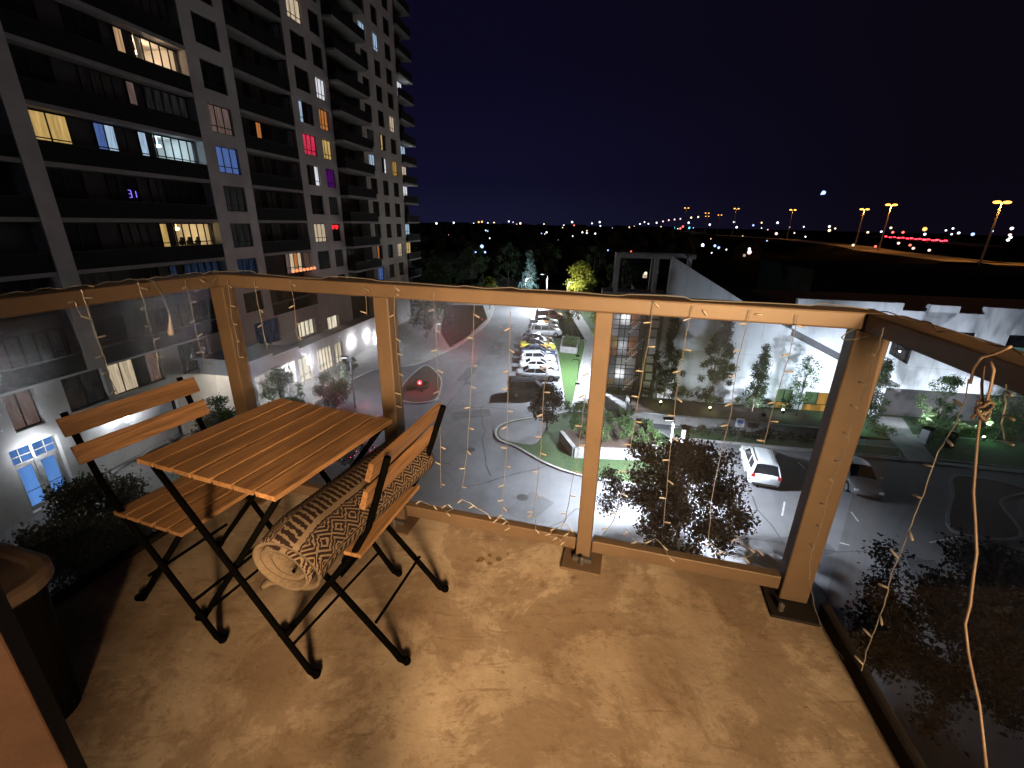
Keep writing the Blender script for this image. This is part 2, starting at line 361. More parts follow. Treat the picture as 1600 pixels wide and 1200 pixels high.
for (x, y, a_, w_, l_) in ((-3.6, 36, .3, 1.6, 3.4), (-5.0, 47, 1.4, 1.2, 4.6), (1.2, 22.5, .9, 1.8, 2.6), (-2.2, 58, 1.5, 1.4, 6), (15.6, 19.5, .2, 1.6, 3.2), (20.5, 17.0, 1.1, 1.3, 3.8), (-1.0, 70, 1.5, 1.6, 7), (25, 15, .5, 1.4, 3)):
    c_, s2_ = math.cos(a_), math.sin(a_); pt.prism([(x + c_ * u - s2_ * v, y + s2_ * u + c_ * v) for u, v in ((-l_ / 2, -w_ / 2), (l_ / 2, -w_ / 2), (l_ / 2 + .2, w_ / 2), (-l_ / 2, w_ / 2))], 0, .0065)
struct('asphalt_patch', pt, mat('patched_asphalt', (.062, .062, .066), .9, col2=(.09, .09, .094), scale=.8, bump=.3, bscale=30))
struct('tar_seam', ts, mat('tar', (.045, .045, .048), .8))
for (x, y) in ((-4.6, 44.0), (-3.0, 29.5), (.8, 23.5)):
    q = MB(); q.lathe([(.36, .004), (.36, .012), (.30, .014)], 16, (x, y, 0)); tag(q.build('manhole_cover', mat('cast_iron', (.03, .03, .03), .6, bump=.5, bscale=40)), None, None, None, 'structure')
pm = MB()
for p, q in [(G(1222, 806), G(1226, 784)), (G(1258, 733), G(1247, 722)), (G(1452, 848, 0), G(1500, 838, 0)), (G(1330, 800), G(1341, 815)), (G(1480, 864), G(1500, 868)), (G(1312, 848), G(1327, 852))]:
    pm.bar((p[0], p[1], .008), (q[0], q[1], .008), .1, .004)
struct('bay_marking', pm, M['paint'])

# ------------------------------------------------------------------ apartment tower (local x along the facade, -y towards the street)
TH = R(9.5); TD = 29.8
tower = thing('apartment_tower', 'tall concrete apartment tower with stacked dark balconies and scattered lit windows', 'apartment building',
              (-math.cos(TH) * TD, math.sin(TH) * TD, 0), math.pi / 2 - TH)
def TW(u, v, z): return (-math.cos(TH) * (TD + v) + math.sin(TH) * u, math.sin(TH) * (TD + v) + math.cos(TH) * u, z)   # world point of a tower point
ST = 2.9
def T(k): return 15.5 + ST * k
KS = list(range(-2, 12))
def walled(mb, u0, u1, z0, z1, ops, y=0.0, dep=.3):
    us = sorted({u0, u1} | {o[0] for o in ops} | {o[1] for o in ops}); zs = sorted({z0, z1} | {o[2] for o in ops} | {o[3] for o in ops})
    us = [u for u in us if u0 <= u <= u1]; zs = [z for z in zs if z0 <= z <= z1]
    for i in range(len(us) - 1):
        for j in range(len(zs) - 1):
            uc, zc = (us[i] + us[i + 1]) / 2, (zs[j] + zs[j + 1]) / 2
            if any(o[0] < uc < o[1] and o[2] < zc < o[3] for o in ops): continue
            mb.quad((us[i], y, zs[j]), (us[i + 1], y, zs[j]), (us[i + 1], y, zs[j + 1]), (us[i], y, zs[j + 1]))
    for a, b, c, d in ops:
        mb.quad((a, y, c), (a, y + dep, c), (a, y + dep, d), (a, y, d)); mb.quad((b, y, c), (b, y, d), (b, y + dep, d), (b, y + dep, c))
        mb.quad((a, y, c), (b, y, c), (b, y + dep, c), (a, y + dep, c)); mb.quad((a, y, d), (a, y + dep, d), (b, y + dep, d), (b, y, d))
_wc = {}
def win_frame(wd, h, n, low, parent, loc, rot=None, name='window'):
    key = (round(wd, 2), round(h, 2), n, low)
    if key not in _wc:
        mb = MB(); t = .06
        mb.box((0, 0, 0), (wd, .08, t)); mb.box((0, 0, h - t), (wd, .08, h)); mb.box((0, 0, t), (t, .08, h - t)); mb.box((wd - t, 0, t), (wd, .08, h - t))
        for i in range(1, n): x = wd * i / n; mb.box((x - t / 2, .005, t), (x + t / 2, .075, h - t))
        if low: mb.box((t, .01, low - t / 2), (wd - t, .07, low + t / 2))
        _wc[key] = mb.mesh('window', M['frame'])
    return link(name, _wc[key], parent, loc, rot)
_pc = {}
def panes(fr, wd, h, n, low, mats, single=False):
    t = .06
    if single:
        key = ('s', round(wd, 2), round(h, 2), mats[0].name)
        if key not in _pc:
            mb = MB(); mb.quad((t, .05, t), (wd - t, .05, t), (wd - t, .05, h - t), (t, .05, h - t)); _pc[key] = mb.mesh('glazing', mats[0])
        return link('glazing', _pc[key], fr)
    for i in range(n):
        for j in range(2 if low else 1):
            z0, z1 = (t, low) if (low and j == 0) else ((low or t), h - t); m_ = mats[i % len(mats)]
            key = (round(wd, 2), n, round(z1 - z0, 2), m_.name)
            if key not in _pc:
                mb = MB(); mb.quad((0, 0, 0), (wd / n, 0, 0), (wd / n, 0, z1 - z0), (0, 0, z1 - z0)); _pc[key] = mb.mesh('pane', m_)
            link('pane', _pc[key], fr, (wd * i / n, .05, z0))
ROOMW = mat('room_plaster', (.62, .60, .56), .9)
LIT = {'warm': glow('lit_curtain_warm', (1, .62, .34), .50, .5), 'cream': glow('lit_room_cream', (1, .80, .55), .55, .45), 'yellow': glow('lit_room_yellow', (1, .66, .22), .52, .4),
       'white': glow('lit_room_white', (.92, .93, 1), .75, .4), 'cool': glow('lit_room_cool', (.55, .76, 1), .62, .5), 'blue': glow('lit_room_blue', (.18, .32, .85), .36, .25),
       'red': glow('lit_room_red', (1, .055, .13), .62, .5), 'violet': glow('lit_room_violet', (.45, .04, .75), .14, .9), 'orange': glow('lit_room_orange', (1, .36, .10), .40, .6),
       'pinkdim': glow('lit_curtain_pink_dim', (1, .66, .58), .115, .5), 'dim': glow('lit_room_very_dim', (.8, .75, .75), .014, .8), 'bluedim': glow('lit_room_blue_dim', (.3, .5, 1), .03, .9),
       'door': glow('lit_lobby_blue', (.16, .40, 1.0), .62, .35, 1.5), 'lobby': glow('lit_lobby_cream', (1, .88, .66), .85, .5, 2.0), 'green': glow('lit_room_green', (.24, .42, .22), .45, .6, 2.0),
       'amber': glow('lit_room_amber', (1, .55, .12), .42, .55, 2.0), 'tv': glow('lit_sign_violet', (.28, .18, 1), 1.6)}
wall = MB()
wins = []     # (u0,u1,z0,z1, key)
cols = {1: (34.6, 36.95), 2: (46.5, 48.85), 3: (50.0, 51.85), 4: (60.75, 62.6), 5: (64.45, 66.2), 6: (68.0, 69.9)}
lit = {(1, 3): 'pinkdim', (1, 2): 'blue', (1, 1): 'dim', (1, -1): 'bluedim', (1, 0): 'dim', (2, 7): 'cream', (2, 4): ['cool', 'darkpane', 'dimpane'], (2, 3): 'red', (2, 2): ['darkpane', 'dimpane', 'white'], (2, 0): 'cream', (2, -1): 'dim',
       (3, 5): 'white', (3, 4): 'orange', (3, 3): 'yellow', (3, 2): 'violet', (3, 0): ['darkpane'], (4, 8): 'cool', (4, 3): 'cool', (4, -1): ['darkpane', 'orange'], (4, -2): 'blue',
       (5, 8): 'cool', (5, 4): ['dimpane', 'yellow'], (5, 3): ['dimpane', 'darkpane', 'white'], (6, 5): 'cream', (6, 3): 'amber', (6, -1): 'cream', (4, 4): 'dim', (3, -1): 'dim', (3, 1): 'dim'}
ops = {c: [] for c in cols}
for c, (a, b) in cols.items():
    for k in KS:
        if T(k) < 8.5 and c <= 1: continue
        z1, z0 = T(k), T(k) - 1.95; ops[c].append((a, b, z0, z1)); wins.append((a, b, z0, z1, c, k))
low_ops = [(16.7, 18.1, 4.85, 6.95), (19.45, 21.75, 4.85, 6.95), (22.1, 25.75, 4.85, 6.95), (27.2, 30.0, 4.7, 6.95), (31.2, 33.2, 4.7, 6.9), (41.4, 44.4, 3.95, 5.65), (46.8, 49.2, 3.6, 5.15), (9, 13.5, 4.85, 6.95), (35.2, 38.6, 4.6, 6.9)]
TOP = T(11) + 1.2
walled(wall, 33.4, 38.0, 8.0, TOP, ops[1]); walled(wall, 45.4, 52.55, 8.0, TOP, ops[2] + ops[3]); walled(wall, 59.5, 71.5, 0, TOP, ops[4] + ops[5] + ops[6])
door_ops = [(16.1, 18.4, .12, 4.0), (19.55, 26.2, .12, 3.6)]
walled(wall, 5.0, 52.55, 0, 8.0, low_ops + door_ops)
wall.box((21.0, -.12, 8.0), (22.0, .9, TOP)); wall.box((9.0, -.12, 8.0), (9.9, .9, TOP))
for u, y1 in ((33.4, .8), (38.0, 1.3), (45.4, 1.3), (52.55, 1.3), (59.5, 1.3), (71.5, 1.2)):
    zb = 8.0 if u < 52 else 0
    wall.quad((u, 0, zb), (u, y1, zb), (u, y1, TOP), (u, 0, TOP))
wall.quad((5.0, 0, 8.0), (33.4, 0, 8.0), (33.4, .8, 8.0), (5.0, .8, 8.0)); wall.quad((38, 0, 8.0), (45.4, 0, 8.0), (45.4, 1.3, 8.0), (38, 1.3, 8.0))
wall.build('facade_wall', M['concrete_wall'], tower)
back = MB()
ROOMS = {4: ((1, .70, .44), 34), 2: ((.62, .84, 1), 30), 0: ((1, .72, .34), 26)}
walled(back, 22.0, 33.4, 8.0, TOP, [(29.95, 33.35, T(k) - 2.1, T(k)) for k in ROOMS], .8, .2)
for a, b, y, zb in ((5.0, 22.0, .8, 8), (38.0, 45.4, 1.3, 8), (52.55, 59.5, 1.3, 0), (71.5, 76.0, 1.2, 0)):
    back.box((a, y, zb), (b, y + .2, TOP))
back.box((5.0, 4.4, 0.0), (76, 18.0, TOP)); back.box((76.0, 1.2, 0), (76.2, 18, TOP))
bw_ = MB(); bw_.box((19.4, .86, 0), (26.4, .89, 3.7)); bw_.box((19.5, .31, 3.55), (26.3, .86, 3.6)); bw_.build('bay_wall', M['white_panel'], tower)
for a, b, c, d in low_ops + door_ops[1:]: back.box((a - .1, .9, c - .2), (b + .1, 1.0, d + .2))
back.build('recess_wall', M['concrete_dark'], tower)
for (a, b, z0, z1, c, k) in wins:
    wd, h = b - a, z1 - z0; fr = win_frame(wd, h, 3, .48, tower, (a, .16, z0))
    key = lit.get((c, k))
    if isinstance(key, str): ms = [LIT[key]] * 3
    elif key: ms = [LIT.get(q) or M[q] for q in key]; ms = (ms * 3)[:3]
    else: ms = [M['darkpane']] * 3 if (c * 7 + k * 3) % 4 else [M['darkpane'], M['dimpane'], M['darkpane']]
    panes(fr, wd, h, 3, .48, ms, single=(c >= 4 and len({q.name for q in ms}) == 1) or k > 8 or (not key and c != 1))
# red heart lights in one dark window
hb = MB()
for dx in (.35, 1.15):
    hb.ball((50.0 + dx - .12, .1, T(0) - .3), .17, 6, 4); hb.ball((50.0 + dx + .12, .1, T(0) - .3), .17, 6, 4); hb.ball((50.0 + dx, .1, T(0) - .5), .15, 6, 4)
hb.build('heart_light', glow('red_heart_glow', (1, .03, .04), 1.1), tower)
# low windows in the two storey base
lowlit = ['pinkdim', 'dim', 'cream', 'dim', 'bluedim', 'lobby', 'lobby', 'dim', 'bluedim']
for (a, b, c, d), key in zip(low_ops, lowlit):
    fr = win_frame(b - a, d - c, 4 if b - a > 2.5 else 2, 0, tower, (a, .25, c))
    ms = [LIT[key]] * 4 if key != 'cream' else [LIT['cream'], LIT['cream'], M['darkpane'], LIT['pinkdim']]
    panes(fr, b - a, d - c, 4 if b - a > 2.5 else 2, 0, ms)
# balconies: slab + dark railing panel on every storey of every bay
bays = [(9.9, 21.0, -.05, .8), (22.0, 33.4, -.05, .8), (38.0, 45.4, -.05, 1.3), (52.55, 59.9, -1.1, 1.3), (71.5, 76.9, -.35, 1.2)]
for (a, b, y0, y1) in bays:
    sm = MB(); sm.box((0, y0, 0), (b - a, y1, .24)); sme = sm.mesh('balcony_slab', M['slab'])
    pm_ = MB(); pm_.box((.03, y0 + .02, 0), (b - a - .03, y0 + .07, 1.0))
    if y0 < -.2: pm_.box((.03, y0 + .07, 0), (.08, -.01, 1.0)); pm_.box((b - a - .08, y0 + .07, 0), (b - a - .03, -.01 if b < 70 else 1.1, 1.0))
    pme = pm_.mesh('balcony_railing', M['parapet']); rl = MB()
    rl.box((.02, y0 + .0, 1.0), (b - a - .02, y0 + .09, 1.05)); rle = rl.mesh('handrail', M['frame'])
    for k in [q for q in KS if T(q) > (8 if a < 50 else 5)] + ([-3] if a > 50 else []):
        z = T(k) + .05
        if k > -2 or a > 50: link('balcony_slab', sme, tower, (a, 0, z))
        p = link('balcony_railing', pme, tower, (a, 0, z - ST + .24 if k <= -2 and a < 50 else z + .24)); link('handrail', rle, p)
# glazed walls at the back of the bays: main five pane window and door strip, lit ones first
b1 = {4: 'warm', 2: 'cool', 0: 'yellow', 3: 'pinkdim', -1: 'bluedim'}
for k in range(-2, 7):
    z1 = T(k); z0 = z1 - 2.1
    for (a, b, n, kind) in ((29.95, 33.35, 5, 'main'), (28.75, 29.4, 1, 'strip'), (25.9, 27.9, 3, 'mid'), (22.3, 24.5, 2, 'left')):
        key = b1.get(k) if kind in ('main', 'strip') else ({2: 'bluedim'}.get(k) if kind == 'mid' else {2: 'yellow'}.get(k))
        if k == 3 and kind == 'main': key = 'dim'
        if k in ROOMS and kind == 'main':
            win_frame(b - a, 2.1, n, .75, tower, (a, .70, z0)); continue
        if k == 2 and kind == 'mid': ms = [LIT['blue'], LIT['cool'], M['dimpane']]
        elif key: ms = [LIT[key]] * n
        else: ms = [M['dimpane'] if (k + len(kind)) % 3 == 0 else M['darkpane']] * n
        fr = win_frame(b - a, 2.1, n, .75, tower, (a, .70, z0)); panes(fr, b - a, 2.1, n, .75, ms, single=(len({q.name for q in ms}) == 1 and not key))
        # bay 0 repeats the same flats further left, all dark
        if kind in ('main', 'mid'): fr2 = win_frame(b - a, 2.1, n, .75, tower, (a - 12.6, .70, z0)); panes(fr2, b - a, 2.1, n, .75, [M['dimpane'] if (k + n) % 2 else M['darkpane']], single=True)
for k, (rc, rp) in ROOMS.items():
    z0 = T(k) - 2.35; z1 = T(k) + .12; rm = MB(); a, b = 29.2, 33.39
    rm.quad((a, 4.2, z0), (b, 4.2, z0), (b, 4.2, z1), (a, 4.2, z1)); rm.quad((a, 1.01, z0), (a, 4.2, z0), (a, 4.2, z1), (a, 1.01, z1)); rm.quad((b, 1.01, z0), (b, 4.2, z0), (b, 4.2, z1), (b, 1.01, z1)); rm.quad((a, 1.01, z0), (b, 1.01, z0), (b, 4.2, z0), (a, 4.2, z0)); rm.quad((a, 1.01, z1), (b, 1.01, z1), (b, 4.2, z1), (a, 4.2, z1))
    rm.build('room_wall', ROOMW, tower)
    q = MB(); q.ball((31.9, 2.5, T(k) - .45), .2, 10, 6, .6); q.tube([(31.9, 2.5, T(k) - .3), (31.9, 2.5, z1)], .02, 4); q.build('ceiling_lamp', glow('room_lamp_%d' % k, rc, 6), tower)
    point('room_light', (31.7, 2.4, T(k) - .75), rp * 4.5, rc, .2, tower)
    q = MB(); q.box((30.2, 2.9, z0), (32.2, 3.7, z0 + .45)); q.box((30.2, 3.6, z0), (32.2, 3.8, z0 + .95)); q.box((32.6, 1.8, z0), (33.1, 2.6, z0 + .8)); q.build('sofa', M['concrete_dark'], tower)
    q = MB(); q.box((30.6, 4.15, z0 + 1.3), (31.6, 4.19, z0 + 2.0)); q.build('picture', M['stripe'], tower)
    if k == 0:
        for uu in (30.9, 31.6, 32.4):
            q = MB(); q.ball((uu, 1.3, z0 + .95), .22, 7, 5); q.ball((uu + .12, 1.35, z0 + 1.2), .15, 6, 4); q.tube([(uu, 1.3, z0), (uu, 1.3, z0 + .9)], .04, 5); q.build('house_plant', M['leaf_dark'], tower)
    if k == 4:
        for uu in (30.0, 30.5): 
            q = MB(); q.prism_y([(uu, z0 + .1), (uu + .35, z0 + .1), (uu + .35, z1 - .1), (uu, z1 - .1)], 1.05, 1.09); q.build('curtain', ROOMW, tower)
strip_l = {4: 'white', 3: 'violet', 2: 'yellow', -1: 'orange'}
for k in range(-2, 9):
    z1 = T(k); z0 = z1 - 2.1
    fr = win_frame(.78, 2.1, 1, .5, tower, (45.38, 1.07, z0), (0, 0, -math.pi / 2)); m_ = LIT[strip_l[k]] if k in strip_l else M['darkpane']; panes(fr, .78, 2.1, 1, .5, [m_])
    key = {3: ['darkpane', 'orange', 'darkpane', 'darkpane'], -1: ['pinkdim', 'cream', 'orange', 'cream']}.get(k)
    ms = [LIT.get(q) or M[q] for q in key] if key else [M['darkpane'], M['dimpane'], M['dimpane'], M['darkpane']]
    a = 42.6 if k == -1 else 40.6
    fr = win_frame(2.7, 2.1, 4, .6, tower, (a, 1.20, z0)); panes(fr, 2.7, 2.1, 4, .6, ms)
    fr = win_frame(2.6, 2.1, 3, .6, tower, (54.2, 1.20, z0)); panes(fr, 2.6, 2.1, 3, .6, [M['dimpane'] if k % 3 else M['darkpane']], single=True)
lb = MB()
for i in range(7): lb.ball((41.7 + i * .62, -.12, T(-2) + 1.25), .16, 8, 5)
lb.build('lantern_string', glow('orange_lantern', (1, .30, .13), 1.5), tower)
e_l = {7: 'white', 4: 'cool', 3: 'cream', 2: 'white', 0: 'cool', -1: 'yellow'}
for k in range(-2, 12):
    key = e_l.get(k + 0)
    fr = win_frame(2.6, 2.1, 3, .9, tower, (73.2, 1.08, T(k) - 2.15)); panes(fr, 2.6, 2.1, 3, .9, [LIT[key] if key else M['darkpane']] * 3, single=not key)
    if key in ('white', 'cool'): point('room_light', (75.6, .2, T(k) - .5), 18, (.9, .95, 1), .1, tower)
point('room_light', (31.5, .25, T(4) - .25), 5, (1, .7, .45), .08, tower); point('room_light', (31.5, .25, T(2) - .25), 6, (.6, .85, 1), .08, tower)
# violet two digit clock on a dark balcony
dg = MB()
def seg(x, z, horiz): dg.box((x, .60, z), (x + (.17 if horiz else .035), .62, z + (.035 if horiz else .19)))
for (x, segs) in ((27.0, 'abcdg'), (27.33, 'bc')):
    for q in segs:
        dx, dz, hz = {'a': (.02, .44, 1), 'b': (.18, .24, 0), 'c': (.18, .03, 0), 'd': (.02, 0, 1), 'g': (.02, .22, 1)}[q]; seg(x + dx, 17.08 + dz, hz)
dg.build('clock_digits', LIT['tv'], tower)
# ground floor: glazed entrance with two doors, deep lit bay, lobby podium, canopy
en = MB()
for a, b, c, d in ((16.1, 16.2, .12, 4.0), (18.3, 18.4, .12, 4.0), (16.2, 18.3, 3.9, 4.0), (16.2, 18.3, 2.95, 3.05), (16.2, 18.3, 3.42, 3.47), (17.15, 17.3, .12, 4.0), (16.6, 16.65, 3.05, 3.9), (17.8, 17.85, 3.05, 3.9)): en.box((a, .30, c), (b, .40, d))
ent = en.build('entrance_frame', M['kerb'], tower)
q = MB(); q.quad((16.2, .36, 3.05), (18.3, .36, 3.05), (18.3, .36, 3.9), (16.2, .36, 3.9)); q.build('transom_glass', LIT['door'], tower)
for a in (16.22, 17.32):
    d_ = MB(); t_ = .09
    for bx in ((0, .13), (.8, .93)): d_.box((bx[0], 0, 0), (bx[1], .06, 2.8))
    d_.box((.13, 0, 0), (.8, .06, .25)); d_.box((.13, 0, 2.62), (.8, .06, 2.8)); dd = d_.build('door', M['kerb'], tower, loc=(a, .33, .13))
    q = MB(); q.quad((.13, .03, .25), (.8, .03, .25), (.8, .03, 2.62), (.13, .03, 2.62)); q.build('door_glass', LIT['door'], dd)
    q = MB(); q.box((.13, -.05, 1.15), (.8, -.02, 1.19)); q.build('push_bar', M['post_metal'], dd)
point('entrance_downlight', (17.2, -.5, 3.7), 260, (.85, .92, 1), .15, tower); point('bay_light', (22.6, .2, 3.2), 300, (.95, .97, 1), .2, tower)
q = MB(); q.ball((22.6, .35, 3.0), .22); q.build('wall_lamp', M['lamp_cool'], tower)
pod = MB()
lob = [(36.7, 40.1, .15, 2.75), (41.3, 44.3, .15, 2.75), (44.8, 46.4, .2, 2.65)]
walled(pod, 35.6, 56.0, 0, 3.75, lob, y=-1.8, dep=.3)
pod.box((35.6, -1.8, 3.75), (56, 0.0, 3.8)); pod.quad((35.6, -1.8, 0), (35.6, -.02, 0), (35.6, -.02, 3.75), (35.6, -1.8, 3.75)); pod.quad((56, -1.8, 0), (56, -.02, 0), (56, -.02, 3.75), (56, -1.8, 3.75))
pod.build('podium_wall', M['concrete_wall'], tower)
for (a, b, c, d), n in zip(lob, (3, 5, 2)):
    fr = win_frame(b - a, d - c, n, .7, tower, (a, -1.62, c)); panes(fr, b - a, d - c, n, .7, [LIT['lobby']] * n)
for (u, z) in ((39.5, 2.1), (36.0, 2.3), (48.4, 2.1), (52.2, 1.9), (54.9, .9)):
    q = MB(); q.ball((u, -1.98, z), .15, 8, 6, 1.6); q.box((u - .06, -1.9, z - .1), (u + .06, -1.78, z + .1)); s_ = q.build('wall_lamp', M['lamp_cool'], tower)
    point('wall_lamp_light', (u, -2.3, z), 300, (.93, .95, 1), .12, tower)
cn = MB(); cn.box((28.6, -4.6, 4.3), (31.2, -.05, 5.6)); cn.box((31.2, -4.2, 4.0), (35.2, -.05, 5.1)); cn.box((28.7, -4.3, 0), (29.2, -3.8, 4.3)); cn.box((34.6, -4.0, 0), (35.1, -3.5, 4.0))
cn.build('entrance_canopy', M['white_panel'], tower)
point('canopy_light', (30.5, -2.4, 3.7), 350, (1, .94, .78), .2, tower); point('canopy_light', (33.4, -2.2, 3.4), 200, (1, .94, .78), .2, tower)

# ------------------------------------------------------------------ white angular building (local x along the wall, -y towards us)
hall = thing('white_hall', 'white angular hall with a sloping wall, notched parapet and diagonal dark groove', 'building', S(0, 42.2), -R(9.5))
wb = MB()
# sloping blade wall
wb.prism_y([(6.92, .1), (17.9, .1), (17.9, 7.55), (17.02, 7.95), (13.95, 9.58), (6.92, 13.5)], 0, .45)
st0, st1 = (17.02, 8.10), (22.75, 5.45)
def sl_(a): return st0[1] + (a - st0[0]) * (st1[1] - st0[1]) / (st1[0] - st0[0])
G1 = [(16.85, 19.25, -.2, 2.0), (20.3, 22.6, -.3, 1.95)]
walled(wb, 17.9, 26.7, .1, 2.84, [(G1[0][0] + 1.1, G1[0][1], .1, 2.0), (G1[1][0], G1[1][1], .1, 1.95)], 0.0, .3)
wb.prism_y([(17.9, 2.84), (26.7, 2.84), (26.7, sl_(26.7) - .62), (17.9, sl_(17.9) - .62)], 0, .4)
wb.prism_y([(26.7, 2.84), (28.1, 2.84), (26.7, sl_(26.7) - .62)], 0, .4)
# upper wall above the groove, with the notched parapet
up_ = [(17.85, 10.3), (26.0, 10.3), (26.0, 9.7), (27.95, 9.7), (27.95, 10.25), (30.15, 10.2), (30.15, 9.65), (32.0, 9.67), (32.0, 10.25), (34.35, 10.2), (34.35, 9.7), (36.2, 9.7), (36.2, 10.2), (38.4, 10.2), (38.4, 9.7), (40, 9.7), (40, 10.2), (46, 10.2)]
wb.prism_y([(17.85, 10.3), (25.99, 10.3), (25.99, sl_(25.99)), (17.85, sl_(17.85))], -.02, .4)
wb.prism_y([(25.99, 7.12), (27.68, 6.85), (27.68, 9.7), (27.95, 9.7), (27.95, 10.25), (30.15, 10.22), (30.15, 9.65), (25.99, 9.7)], -.02, .4)
wb.prism_y([(25.99, 5.95), (27.68, 5.05), (27.68, sl_(27.68)), (25.99, sl_(25.99))], -.02, .4)
wb.prism_y([(27.68, 9.66), (30.15, 9.66), (30.15, 2.86), (27.68, 2.86)], -.02, .4)
wb.prism_y([(30.15, 8.12), (32.0, 8.12), (32.0, 9.67), (30.15, 9.65)], -.02, .4); wb.prism_y([(30.15, 2.86), (32.0, 2.86), (32.0, 7.2), (30.15, 7.4)], -.02, .4)
wb.prism_y([(32.0, 2.86), (34.3, 2.86), (34.3, 10.2), (32.0, 10.25)], -.02, .4)
wb.prism_y([(34.3, 2.86), (37.4, 2.86), (37.4, 6.1), (34.3, 6.2)], -.02, .4); wb.prism_y([(34.3, 8.1), (37.4, 8.1), (37.4, 9.7), (36.2, 9.7), (36.2, 10.2), (34.35, 10.2), (34.35, 9.7), (34.3, 9.7)], -.02, .4)
wb.prism_y([(37.4, 2.86), (48, 2.86), (48, 10.2), (40, 10.2), (40, 9.7), (38.4, 9.7), (38.4, 10.2), (37.4, 10.2)], -.02, .4)
wb.build('render_wall', M['white_wall'], hall)
gs = MB(); gs.prism_y([(17.03, sl_(17.03) - .02), (28.0, sl_(28.0) - .02), (28.0, sl_(28.0) - .61), (17.03, sl_(17.03) - .61)], .22, .38); gs.build('diagonal_groove', M['stripe'], hall)
lw = MB(); lw.box((26.7, .9, .1), (48, 1.3, 2.84)); lw.box((26.7, -.02, 2.84), (48, .9, 2.862)); lw.build('lower_wall', M['white_wall'], hall)
bs = MB(); bs.box((26.6, .86, .1), (34.5, .9, 1.15)); bs.build('grey_plinth', M['grey_frame'], hall)
jt = MB()
for z in (2.85, 5.07): jt.box((7.0, -.004, z - .012), (17.0 if z > 3 else 26.6, .001, z + .012))
for a in (12.3, 17.0, 22.6): jt.box((a - .01, -.004, .1), (a + .01, .001, 5.06 if a < 20 else 2.8))
for a in (29.6, 32.4): jt.box((a - .01, -.024, 2.9), (a + .01, -.019, 7.1))
jt.box((27.7, -.024, 4.86), (48, -.019, 4.88)); jt.build('wall_joint', M['grey_frame'], hall)
dk = MB(); dk.box((5.0, .47, .1), (48, 14, 9.3))
dk.build('hall_core', M['concrete_dark'], hall)
rf = MB(); rf.box((6.95, .46, 9.3), (17.8, 13.8, 9.36))
for i in range(26): rf.box((7.0, .7 + i * .5, 9.36), (17.8, .82 + i * .5, 9.46))
rf.build('roof', M['roof_dark'], hall)
gw = MB(); gw.prism_y([(26.0, 5.97), (27.66, 5.07), (27.66, 6.83), (26.0, 7.1)], .2, .24); w1 = gw.build('window', M['dimpane'], hall); gq = MB(); gq.box((26.6, .16, 5.7), (26.66, .2, 7.0)); gq.box((26.0, .16, 6.3), (27.66, .2, 6.35)); gq.build('mullion', M['frame'], w1)
q = MB(); q.ball((26.9, .17, 6.15), .07); q.build('interior_lamp', M['lamp_cool'], w1)
for (a, b, c, d) in ((30.15, 32.0, 7.3, 8.12), (34.3, 37.4, 6.15, 8.1)):
    gq = MB(); gq.box((a, .2, c - .1), (b, .24, d)); ww = gq.build('window', M['darkpane'], hall)
    if d - c > 1: gq = MB(); gq.box((a, .17, c), (b, .195, 7.05)); gq.build('blind', mat('green_blind', (.10, .22, .17), .7), ww)
for (a, b, c, d) in ((17.95, 19.25, .1, 2.0), (20.3, 22.6, .1, 1.95)):
    fr = win_frame(b - a, d - c, 2, .62, hall, (a, .12, c)); panes(fr, b - a, d - c, 2, .62, [LIT['green'], LIT['amber'] if a > 20 else LIT['green']])
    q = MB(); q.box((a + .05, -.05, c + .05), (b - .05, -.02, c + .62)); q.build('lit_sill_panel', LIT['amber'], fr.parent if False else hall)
dr = MB(); dr.box((7.2, -.03, .12), (8.72, -.003, .2)); dr.box((7.2, -.03, 2.9), (8.72, -.003, 3.0)); dr.box((7.2, -.03, .2), (7.28, -.003, 2.9)); dr.box((8.64, -.03, .2), (8.72, -.003, 2.9)); dr.box((7.93, -.03, .2), (7.99, -.003, 2.9)); dr.box((7.28, -.03, 2.25), (8.64, -.003, 2.31))
dd = dr.build('door', M['frame'], hall); q = MB(); q.quad((7.28, -.012, .2), (8.64, -.012, .2), (8.64, -.012, 2.9), (7.28, -.012, 2.9)); q.build('door_glass', LIT['white'], dd)
# stair tower front: steel frame, white squares, coloured panels and stairs behind glass
sf = MB()
sf.box((5.55, -.25, .1), (6.85, .2, 9.7)); sf.build('dark_pier', M['stripe'], hall)
zs = [.35, 1.2, 2.05, 2.9, 3.75, 4.6, 5.45, 6.3, 7.15, 8.0, 8.85]
for i, z in enumerate(zs):
    q = MB(); q.box((0, -.02, 0), (.62, 0, .66)); q.build('white_square', M['white_panel'], hall, loc=(5.85 + (.09 if i % 3 == 2 else 0), -.252, z))
sg_ = MB(); sg_.box((1.9, 1.6, .1), (5.55, 1.7, 9.7)); sg_.build('stair_back_wall', M['grey_frame'], hall)
cpal = [mat('panel_orange', (.36, .15, .08), .7), M['white_panel'], mat('panel_grey', (.25, .25, .27), .7), mat('panel_amber', (.40, .27, .12), .7)]
rr = random.Random(3)
for i in range(3):
    for j in range(8):
        q = MB(); q.box((0, 0, 0), (.9, .05, 1.0)); q.build('coloured_panel', cpal[[1, 1, 0, 2, 1, 3, 0, 1, 2][rr.randrange(9)] if j else (3 if i != 1 else 2)], hall, loc=(2.15 + i * 1.02, .95 + .1 * i, .5 + j * 1.08))
sr = MB()
